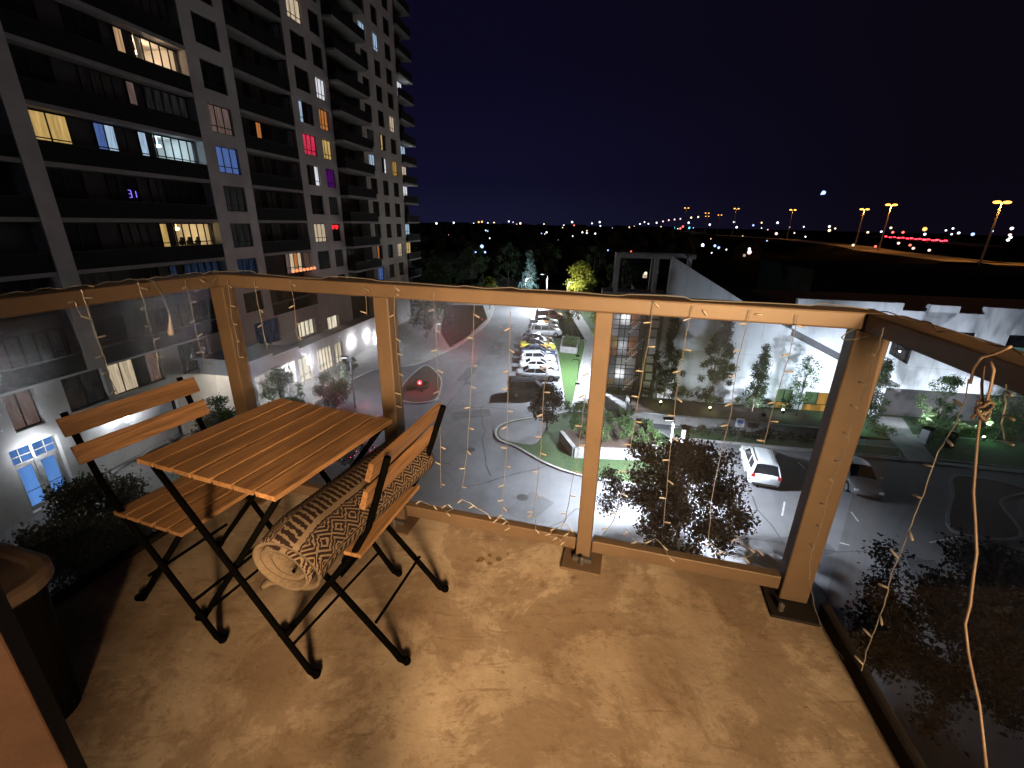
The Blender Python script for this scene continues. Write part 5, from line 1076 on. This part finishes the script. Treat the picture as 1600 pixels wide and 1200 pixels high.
# table: slats along local x (away from the near edge); local y to the right
tc0 = [Vector(G(px, py, FL + .70)) for px, py in ((203, 720), (437, 772), (615, 652), (432, 624))]
ctr = sum(tc0, Vector()) / 4; ld = ((tc0[2] - tc0[1]) + (tc0[3] - tc0[0])).normalized(); ta = math.atan2(ld.y, ld.x)
LT = ((tc0[2] - tc0[1]).length + (tc0[3] - tc0[0]).length) / 2; WT = ((tc0[1] - tc0[0]).length + (tc0[2] - tc0[3]).length) / 2
tb = thing('folding_table', 'square folding bistro table with stained wooden slats and crossed black legs', 'table', (ctr.x, ctr.y, FL), ta)
NS = 7; gap = .011; sw = (WT - gap * (NS - 1)) / NS; sme = slat(LT, sw)
for i in range(NS): link('slat', sme, tb, (0, -WT / 2 + sw / 2 + i * (sw + gap), .692))
def foot(q, p, d):        # upturned foot with a rounded tip
    p = Vector(p); d = Vector(d); q.tube([p, p + d * .030 + Vector((0, 0, .0))], .0115, 8); q.ball(tuple(p + d * .034), .0145, 10, 6)
hx, hy = LT / 2 - .035, WT / 2 - .03
for sx in (-1, 1):
    for sg in (-1, 1):
        q = MB(); off = .012 * sg
        q.tube([(sx * hx + off, -sg * hy, .675), (sx * hx + off, sg * (hy - .01), .045), (sx * hx + off, sg * (hy + .012), .016), (sx * hx + off, sg * (hy + .03), .012)], .0105, 8)
        q.ball((sx * hx + off, sg * (hy + .036), .0145), .0145, 10, 6); q.build('leg', BLK, tb, smooth=True)
    q = MB(); q.box((sx * hx - .012, -WT / 2 + .01, .672), (sx * hx + .012, WT / 2 - .01, .684)); q.build('cross_bar', BLK, tb)
for y_, z_ in ((-hy * .78, .095), (hy * .78, .095), (0.0, .36)):
    q = MB(); q.tube([(-hx, y_, z_), (hx, y_, z_)], .0055, 6); q.build('stretcher', BLK, tb)

def chair(label, near_front, near_rear, wdir, Wd, front_z=.45, group='folding bistro chairs'):
    """built in the chair's own frame: x from back to front, y across, from measured feet"""
    f = Vector(near_front); r_ = Vector(near_rear); d = (f - r_); D = d.length; a = math.atan2(d.y, d.x); wv = Vector(wdir).normalized()
    s = 1 if d.normalized().cross(wv).z > 0 else -1
    mid = (f + r_) / 2 + wv * Wd / 2
    t = thing('folding_chair', label, 'chair', (mid.x, mid.y, FL), a, group)
    hd, hw_ = D / 2, Wd / 2
    for sy in (-1, 1):
        y1 = sy * (hw_ - .004); y2 = sy * (hw_ - .028)
        q = MB(); q.tube([(hd + .03, y1, .012), (hd + .01, y1, .016), (hd - .014, y1, .05), (-hd * .52, y1, .45), (-hd * .82, y1, .56), (-hd * 1.22, y1, .80)], .0105, 8); q.ball((hd + .035, y1, .0145), .0145, 10, 6); q.build('back_leg_frame', BLK, t, smooth=True)
        q = MB(); q.tube([(-hd - .03, y2, .012), (-hd - .01, y2, .016), (-hd + .014, y2, .05), (hd * .74, y2, .435)], .0105, 8); q.ball((-hd - .035, y2, .0145), .0145, 10, 6); q.build('leg', BLK, t, smooth=True)
    for (x, z, yy) in ((hd * .62, .14, hw_), (-hd * .66, .15, hw_ - .03), (-hd * .25, .35, hw_), (hd * .74, .432, hw_ - .02), (-hd * .50, .435, hw_)):
        q = MB(); q.tube([(x, -yy, z), (x, yy, z)], .006, 6); q.build('stretcher', BLK, t)
    q = MB()
    for sy in (-1, 1): q.bar((-hd * .62, sy * (hw_ - .045), .440), (hd * .95, sy * (hw_ - .045), .440), .02, .006)
    q.build('seat_rail', BLK, t)
    sd = hd * 1.62; n_ = 5; w_ = (sd - .010 * (n_ - 1)) / n_
    ms = slat(Wd + .015, w_, .014, 'seat_slat')
    for i in range(n_): link('seat_slat', ms, t, (-hd * .66 + w_ / 2 + i * (w_ + .010), 0, .451), (0, 0, math.pi / 2))
    mb_ = slat(Wd + .06, .062, .016, 'back_slat'); an = math.atan2(.24, hd * .40)
    for z, k in ((.765, 1.13), (.672, 1.0)):
        link('back_slat', mb_, t, (-hd * k + .020, 0, z), (0, 0, math.pi / 2)).rotation_euler = (an, 0, math.pi / 2)
    return t, a, mid
nf, nr = Vector(G(335, 1000, FL)), Vector(G(215, 950, FL))
chair('folding chair on the left with its slatted back to the left railing', nf, nr, (.34, .94, 0), .38)
nf2, nr2 = Vector(G(452, 998, FL)), Vector(G(614, 1045, FL))
ch2, a2, mid2 = chair('folding chair on the right carrying a rolled rug', nf2, nr2, (.265, .964, 0), .38)

# rolled rug with a woven pattern, lying on the right chair
RUG = bpy.data.materials.new('woven_rug'); RUG.use_nodes = True; n = RUG.node_tree; p = n.nodes['Principled BSDF']; lk = n.links.new
uv = n.nodes.new('ShaderNodeUVMap'); sx = n.nodes.new('ShaderNodeSeparateXYZ'); lk(uv.outputs[0], sx.inputs[0])
def mth(op, a, b=None, c=None):
    m = n.nodes.new('ShaderNodeMath'); m.operation = op
    for i, v in enumerate((a, b, c)):
        if v is None: continue
        if isinstance(v, (int, float)): m.inputs[i].default_value = v
        else: lk(v, m.inputs[i])
    return m.outputs[0]
U, V = sx.outputs[0], sx.outputs[1]                   # U around (metres), V along (metres)
tcr = n.nodes.new('ShaderNodeTexCoord'); nzn = n.nodes.new('ShaderNodeTexNoise'); nzn.inputs['Scale'].default_value = 90; nzn.inputs['Detail'].default_value = 2; lk(tcr.outputs['Object'], nzn.inputs['Vector'])
wob = mth('MULTIPLY', mth('SUBTRACT', nzn.outputs['Fac'], .5), .012)
U2 = mth('ADD', U, wob); V2 = mth('ADD', V, wob)
band = mth('FRACT', mth('DIVIDE', U2, .17))           # repeat of bands round the roll
tri = mth('PINGPONG', V2, .028)                       # zigzag / diamonds along
dia = mth('ADD', mth('MULTIPLY', mth('ABSOLUTE', mth('SUBTRACT', band, .33)), .17), mth('MULTIPLY', tri, .9))
d1 = mth('LESS_THAN', mth('FRACT', mth('DIVIDE', dia, .0135)), .60)
indi = mth('MULTIPLY', mth('GREATER_THAN', band, .12), mth('LESS_THAN', band, .54))
dash = mth('LESS_THAN', mth('FRACT', mth('ADD', mth('DIVIDE', V2, .019), mth('MULTIPLY', band, 2.4))), .62)
ind = mth('MULTIPLY', mth('GREATER_THAN', band, .60), mth('LESS_THAN', band, .985))
lin = mth('LESS_THAN', mth('ABSOLUTE', mth('SUBTRACT', band, .57)), .014); lin2 = mth('LESS_THAN', mth('ABSOLUTE', mth('SUBTRACT', band, .10)), .014)
fac = mth('MAXIMUM', mth('MAXIMUM', mth('MULTIPLY', d1, indi), mth('MULTIPLY', dash, ind)), mth('MAXIMUM', lin, lin2))
mxr = n.nodes.new('ShaderNodeMix'); mxr.data_type = 'RGBA'; lk(fac, mxr.inputs[0]); mxr.inputs[6].default_value = (.105, .080, .061, 1); mxr.inputs[7].default_value = (.012, .007, .007, 1)
lk(mxr.outputs[2], p.inputs['Base Color']); p.inputs['Roughness'].default_value = .95; p.inputs['Specular IOR Level'].default_value = .1
nb = n.nodes.new('ShaderNodeTexNoise'); nb.inputs['Scale'].default_value = 260; lk(tcr.outputs['Object'], nb.inputs['Vector']); bb = n.nodes.new('ShaderNodeBump'); bb.inputs['Strength'].default_value = .5; bb.inputs['Distance'].default_value = .004; lk(nb.outputs['Fac'], bb.inputs['Height']); lk(bb.outputs[0], p.inputs['Normal'])
RBACK = mat('rug_backing', (.085, .064, .046), .95, col2=(.06, .044, .031), scale=80, bump=.4)
ra_, rb_ = Vector((-.595, .925, FL + .505)), Vector((-.395, 1.49, FL + .515))
rdir = (rb_ - ra_).normalized(); RL = (rb_ - ra_).length
rug = thing('rolled_rug', 'rolled brown and black patterned rug lying across the right folding chair', 'rug', tuple(ra_), math.atan2(rdir.y, rdir.x))
# cross-section: flattened spiral, a free flap towards the table (local y > 0 is towards the table side)
prof = []
for i in range(150):
    t_ = i / 149; a_ = -2.6 + t_ * 2 * math.pi * 3.15; rr_ = .024 + .058 * t_ ** .9
    prof.append((rr_ * 1.38 * math.cos(a_) - .01, rr_ * .92 * math.sin(a_)))
lx, lz = prof[-1]
for i in range(1, 16): prof.append((lx + i * .0085, lz + .004 - .0006 * i * i * .5 + (.012 * (i / 15) ** 2)))
zmin = min(z for _, z in prof); TH_ = .0045; NV = 34
def sagz(v): return -.030 * max(0, (0.10 - v) / .10) ** 1.5 - .0 * v
verts = []; uvs = []; us = [0]
for i in range(1, len(prof)): us.append(us[-1] + math.hypot(prof[i][0] - prof[i - 1][0], prof[i][1] - prof[i - 1][1]))
nP = len(prof); norms = []
for i in range(nP):
    a_ = prof[max(0, i - 1)]; b_ = prof[min(nP - 1, i + 1)]; dx, dz = b_[0] - a_[0], b_[1] - a_[1]; L_ = math.hypot(dx, dz); norms.append((dz / L_, -dx / L_))
me = bpy.data.meshes.new('rug_pile'); V_ = []; F_ = []; UVf = []; MI = []
for side in (1, -1):
    for j in range(NV + 1):
        v = RL * j / NV
        for i in range(nP):
            x_, z_ = prof[i]; nx, nz_ = norms[i]; tel = .018 * math.sin(i * .05) * (1 if j in (0, NV) else 0)
            V_.append((v + tel * (1 if j == 0 else -1 if j == NV else 0) * .6, x_ + nx * TH_ * side, z_ + nz_ * TH_ * side - zmin - .055 + sagz(v)))
def vid(s_, j, i): return (0 if s_ == 1 else (NV + 1) * nP) + j * nP + i
for s_ in (1, -1):
    for j in range(NV):
        for i in range(nP - 1):
            F_.append((vid(s_, j, i), vid(s_, j, i + 1), vid(s_, j + 1, i + 1), vid(s_, j + 1, i)) if s_ == 1 else (vid(s_, j, i), vid(s_, j + 1, i), vid(s_, j + 1, i + 1), vid(s_, j, i + 1)))
            MI.append(0 if s_ == 1 else 1)
for i in range(nP - 1):
    F_.append((vid(1, 0, i), vid(-1, 0, i), vid(-1, 0, i + 1), vid(1, 0, i + 1))); MI.append(1); F_.append((vid(1, NV, i), vid(1, NV, i + 1), vid(-1, NV, i + 1), vid(-1, NV, i))); MI.append(1)
for j in range(NV): F_.append((vid(1, j, nP - 1), vid(-1, j, nP - 1), vid(-1, j + 1, nP - 1), vid(1, j + 1, nP - 1))); MI.append(1)
me.from_pydata(V_, [], F_); me.materials.append(RUG); me.materials.append(RBACK); me.polygons.foreach_set('material_index', MI); me.polygons.foreach_set('use_smooth', [True] * len(F_))
ul = me.uv_layers.new(name='UVMap')
for lp in me.loops:
    k = lp.vertex_index % ((NV + 1) * nP); j, i = divmod(k, nP); ul.data[lp.index].uv = (us[i], RL * j / NV)
me.update(); link('rug_roll', me, rug)

# ------------------------------------------------------------------ unlit icicle string lights
WIRE = mat('clear_string_wire', (.105, .102, .10), .35, spec=.6); BULB = mat('frosted_bulb', (.20, .185, .165), .35, spec=.5); CORD = mat('cream_cord', (.11, .08, .062), .5)
bq = MB(); bq.tube([(0, 0, 0), (.006, 0, 0), (.007, 0, 0), (.024, 0, 0), (.026, 0, 0)], [.0022, .0024, .0030, .0030, .0016], 7); BME = bq.mesh('bulb', BULB, smooth=True)
bs_ = random.Random(9)
def strand(t, pts3, bulbs, inn):
    """wire through pts3 (world points); bulbs: (fraction, side) along it; one part per strand, its bulbs below it"""
    P = [Vector(q_) for q_ in pts3]; fine = []
    for i in range(len(P) - 1):
        for s_ in range(4): k = s_ / 4; fine.append(P[i].lerp(P[i + 1], k) + Vector((bs_.uniform(-1, 1), bs_.uniform(-1, 1), 0)) * .0016)
    fine.append(P[-1]); q = MB(); q.tube(fine, .0013, 5); w_ = q.build('light_strand', WIRE, t)
    acc = [0]
    for i in range(1, len(P)): acc.append(acc[-1] + (P[i] - P[i - 1]).length)
    for fr, sd, tilt in bulbs:
        d = fr * acc[-1]; i = max(k for k in range(len(P) - 1) if acc[k] <= d + 1e-9); kk = (d - acc[i]) / max(1e-6, acc[i + 1] - acc[i]); pos = P[i].lerp(P[i + 1], kk)
        ax = inn['x'] * sd + Vector((0, 0, tilt)) - inn['n'] * bs_.uniform(.0, .5); b_ = link('bulb', BME, w_, tuple(pos)); b_.rotation_mode = 'QUATERNION'; b_.rotation_quaternion = ax.to_track_quat('X', 'Z')
def plane_pts(pl, n_, pts): return [Vector(on_plane(px, py, pl, n_)) for px, py in pts]
FP = O1 - ey * .050; FN = ey
fx = {'x': ex, 'n': ey}
def auto(k, start=.06, end=.97): return [(start + (end - start) * (i + bs_.uniform(-.15, .15)) / max(1, k - 1), (1 if bs_.random() < .5 else -1), bs_.uniform(-.6, .35)) for i in range(k)]
def clampf(b): return [(min(.995, max(.005, f)), s_, t_) for f, s_, t_ in b]
fl_ = thing('icicle_lights', 'unlit warm white icicle string lights hanging down the front glass railing', 'string lights', tuple(O1))
inv = Vector(O1)
def add_front(pts, nb_, sides=None):
    P = [q_ - inv for q_ in plane_pts(FP, FN, pts)]; bl = clampf(auto(nb_))
    if sides: bl = [(f, s_, t_) for (f, _, t_), s_ in zip(bl, sides * 5)]
    strand(fl_, P, bl, fx)
add_front([(356, 438), (362, 500), (366, 508), (374, 560)], 5)
add_front([(397, 440), (402, 470), (408, 500), (417, 545)], 4)
add_front([(453, 437), (459, 470), (464, 520), (467, 532)], 4)
add_front([(571, 450), (572, 470), (573, 492)], 2)
add_front([(617, 446), (616, 490), (619, 540), (627, 620), (632, 690), (634, 700)], 9)
add_front([(677, 458), (679, 490), (683, 560), (686, 630), (688, 700), (689, 762)], 10, [-1, 1])
add_front([(741, 476), (739, 540), (736, 610), (731, 690), (726, 740), (721, 765)], 9, [1, -1, 1])
add_front([(798, 486), (796, 540), (794, 610), (792, 700), (787, 760), (786, 790)], 10, [-1, 1, -1])
add_front([(858, 482), (857, 540), (850, 610), (845, 700), (838, 770), (832, 805)], 10)
add_front([(925, 560), (915, 610), (907, 680), (893, 760), (884, 812)], 7)
add_front([(1022, 470), (1012, 540), (996, 630), (992, 657), (974, 762), (958, 815), (942, 835)], 10, [-1, 1, -1])
add_front([(1083, 478), (1078, 500), (1072, 520), (1057, 615), (1048, 700), (1039, 790), (1037, 822)], 10, [-1, 1])
add_front([(1174, 484), (1165, 515), (1150, 573), (1142, 645), (1125, 715), (1111, 785), (1107, 845)], 10, [-1])
add_front([(1246, 492), (1243, 516), (1233, 557), (1222, 592), (1205, 650), (1192, 700)], 6, [1, -1])
# loose main wire along the top rail, drooping between ties
TPZ = Vector((0, 0, H1 + .006))
q = MB(); mw = []
x_ = -.02
while x_ < LEN - .02:
    mw.append(ex * x_ + TPZ + ey * (-.02 + .02 * math.sin(x_ * 9)) + Vector((0, 0, .012 * abs(math.sin(x_ * 7.3)) * (1 if int(x_ * 5) % 3 == 0 else .15)))); x_ += .03
q.tube(mw, .0016, 5); q.build('main_wire', WIRE, fl_)
for fx0, rx in ((-.02, .075), (P4 - .02, .075)):
    q = MB(); q.tube([ex * (fx0 + rx * math.cos(a_ * .5)) + ey * (-.05 + .02 * math.sin(a_ * .5)) + Vector((0, 0, H1 - .045 + .04 * math.sin(a_ * .5 + 1.2))) for a_ in range(13)], .0018, 5); q.build('main_wire', WIRE, fl_)
for px, py, tx in ((1022, 472, .4), (1098, 484, .3), (1180, 491, 1), (616, 448, .5), (138, 447, 1), (312, 436, .6)):
    pos = Vector(on_plane(px, py, O1 - ey * .042 if px > 330 else O1 + ex * .05, FN if px > 330 else ex)) - inv; b_ = link('bulb', BME, fl_, tuple(pos)); b_.rotation_euler = (0, R(70 * (1 - tx)), BA)
# piles of slack wire and bulbs along the bottom rail
BP = O1 - ey * .07
def add_pile(pts, nb_):
    P = [q_ - inv for q_ in plane_pts(BP, FN, pts)]
    for v in P: v.z = max(v.z, .008)
    strand(fl_, P, clampf([(f, s_, -abs(t_) - .5) for f, s_, t_ in auto(nb_, .05, .98)]), fx)
add_pile([(655, 782), (672, 789), (690, 792), (700, 788), (708, 795), (697, 800)], 4); add_pile([(720, 780), (735, 786), (745, 794), (752, 797), (762, 803)], 3)
add_pile([(786, 790), (784, 806), (776, 812), (783, 809), (793, 815), (797, 828)], 5); add_pile([(832, 805), (838, 812), (836, 828)], 2)
add_pile([(884, 812), (878, 822), (864, 826), (858, 838), (872, 840), (880, 850), (892, 826), (886, 820)], 7); add_pile([(978, 824), (994, 846), (1010, 848), (1024, 842), (1034, 850), (1046, 872)], 5)
add_pile([(1107, 845), (1118, 856), (1130, 862), (1152, 872), (1168, 870), (1186, 858)], 4); add_pile([(1152, 838), (1160, 850), (1170, 856)], 2)

ll = thing('icicle_lights', 'unlit icicle string lights with a plug hanging on the left railing', 'string lights', tuple(O1))
LP = O1 + ex * .045; lx_ = {'x': -LD, 'n': -ex}
def add_left(pts, nb_): strand(ll, [q_ - inv for q_ in plane_pts(LP, ex, pts)], clampf(auto(nb_)), lx_)
add_left([(128, 452), (135, 480), (143, 505), (150, 525), (158, 545), (164, 562), (172, 590), (184, 617)], 6)
add_left([(116, 470), (122, 485), (131, 497)], 2)
add_left([(215, 441), (224, 470), (230, 495), (236, 515), (243, 545), (248, 575), (252, 592)], 6)
add_left([(289, 438), (296, 465), (302, 495), (309, 530), (315, 550), (324, 573)], 6)
P = [q_ - inv for q_ in plane_pts(LP, ex, [(215, 438), (222, 435), (240, 440), (252, 458), (261, 480), (265, 492)])]; q = MB(); q.tube(P, .002, 6); q.build('plug_lead', WIRE, ll)
a_, b_ = [q_ - inv for q_ in plane_pts(LP, ex, [(265, 492), (267, 524)])]; q = MB(); q.tube([a_, a_.lerp(b_, .3), a_.lerp(b_, .55), a_.lerp(b_, .9), b_], [.003, .004, .008, .011, .009], 8); q.build('plug', BULB, ll)
q = MB(); q.tube([LD * (.03 * i) + ex * (.02 + .012 * math.sin(i * .8)) + Vector((0, 0, H1 + .006 + .01 * abs(math.sin(i * 1.1)))) for i in range(30)], .0016, 5); q.build('main_wire', WIRE, ll)

rl_ = thing('icicle_lights', 'unlit icicle string lights trailing down the right railing', 'string lights', tuple(O4)); inv4 = Vector(O4)
rn = Vector((-RD.y, RD.x, 0)); RP_ = O4 - rn * .055; rx_ = {'x': -RD, 'n': rn}
def add_right(pts, nb_, sides=None):
    bl = clampf(auto(nb_)); 
    if sides: bl = [(f, s_, t_) for (f, _, t_), s_ in zip(bl, sides * 9)]
    strand(rl_, [q_ - inv4 for q_ in plane_pts(RP_, rn, pts)], bl, rx_)
add_right([(1381, 512), (1372, 545), (1362, 575), (1348, 620), (1330, 665), (1317, 711), (1305, 745), (1293, 775), (1285, 815), (1275, 845), (1267, 870), (1264, 905), (1272, 945), (1285, 985), (1299, 1005), (1318, 1030)], 13, [1])
add_right([(1514, 592), (1507, 628), (1490, 668), (1466, 705), (1448, 760), (1428, 808), (1412, 852), (1394, 895), (1384, 935), (1371, 975), (1356, 1010), (1346, 1048)], 10, [1, -1, 1])
add_right([(1570, 600), (1572, 630), (1565, 662), (1570, 690)], 3)
q = MB(); q.tube([RD * (.05 + .03 * i) - rn * (.02 + .012 * math.sin(i * .8)) + Vector((0, 0, H1 + .006 + .012 * abs(math.sin(i * .7)))) for i in range(24)], .0016, 5); q.build('main_wire', WIRE, rl_)
cdt = thing('cord', 'looped cream extension cord hanging from the right railing', 'cord', tuple(O4))
P = [q_ - inv4 for q_ in plane_pts(O4 - rn * .075, rn, [(1535, 640), (1534, 600), (1537, 572), (1548, 566), (1553, 578), (1548, 605), (1538, 640), (1531, 655), (1527, 690), (1524, 730), (1521, 770), (1524, 815), (1526, 865), (1521, 900), (1516, 945), (1508, 975), (1513, 1020), (1520, 1055), (1530, 1100), (1536, 1150), (1543, 1215)])]
q = MB(); q.tube(P, .0026, 7); q.build('cord_line', CORD, cdt, smooth=True)
P2 = [q_ - inv4 for q_ in plane_pts(O4 - rn * .078, rn, [(1516, 600), (1521, 577), (1534, 558), (1556, 552), (1572, 545), (1580, 541)])]; q = MB(); q.tube(P2, .0028, 7); q.build('cord_end', CORD, cdt, smooth=True)
c_ = plane_pts(O4 - rn * .078, rn, [(1530, 655)])[0] - inv4; q = MB(); q.tube([c_ + Vector((.011 * math.cos(a_), .011 * math.sin(a_), .008 * math.sin(a_ * 2.3) + .002 * a_)) for a_ in [i * .6 for i in range(34)]], .0026, 6); q.build('cord_knot', CORD, cdt, smooth=True)
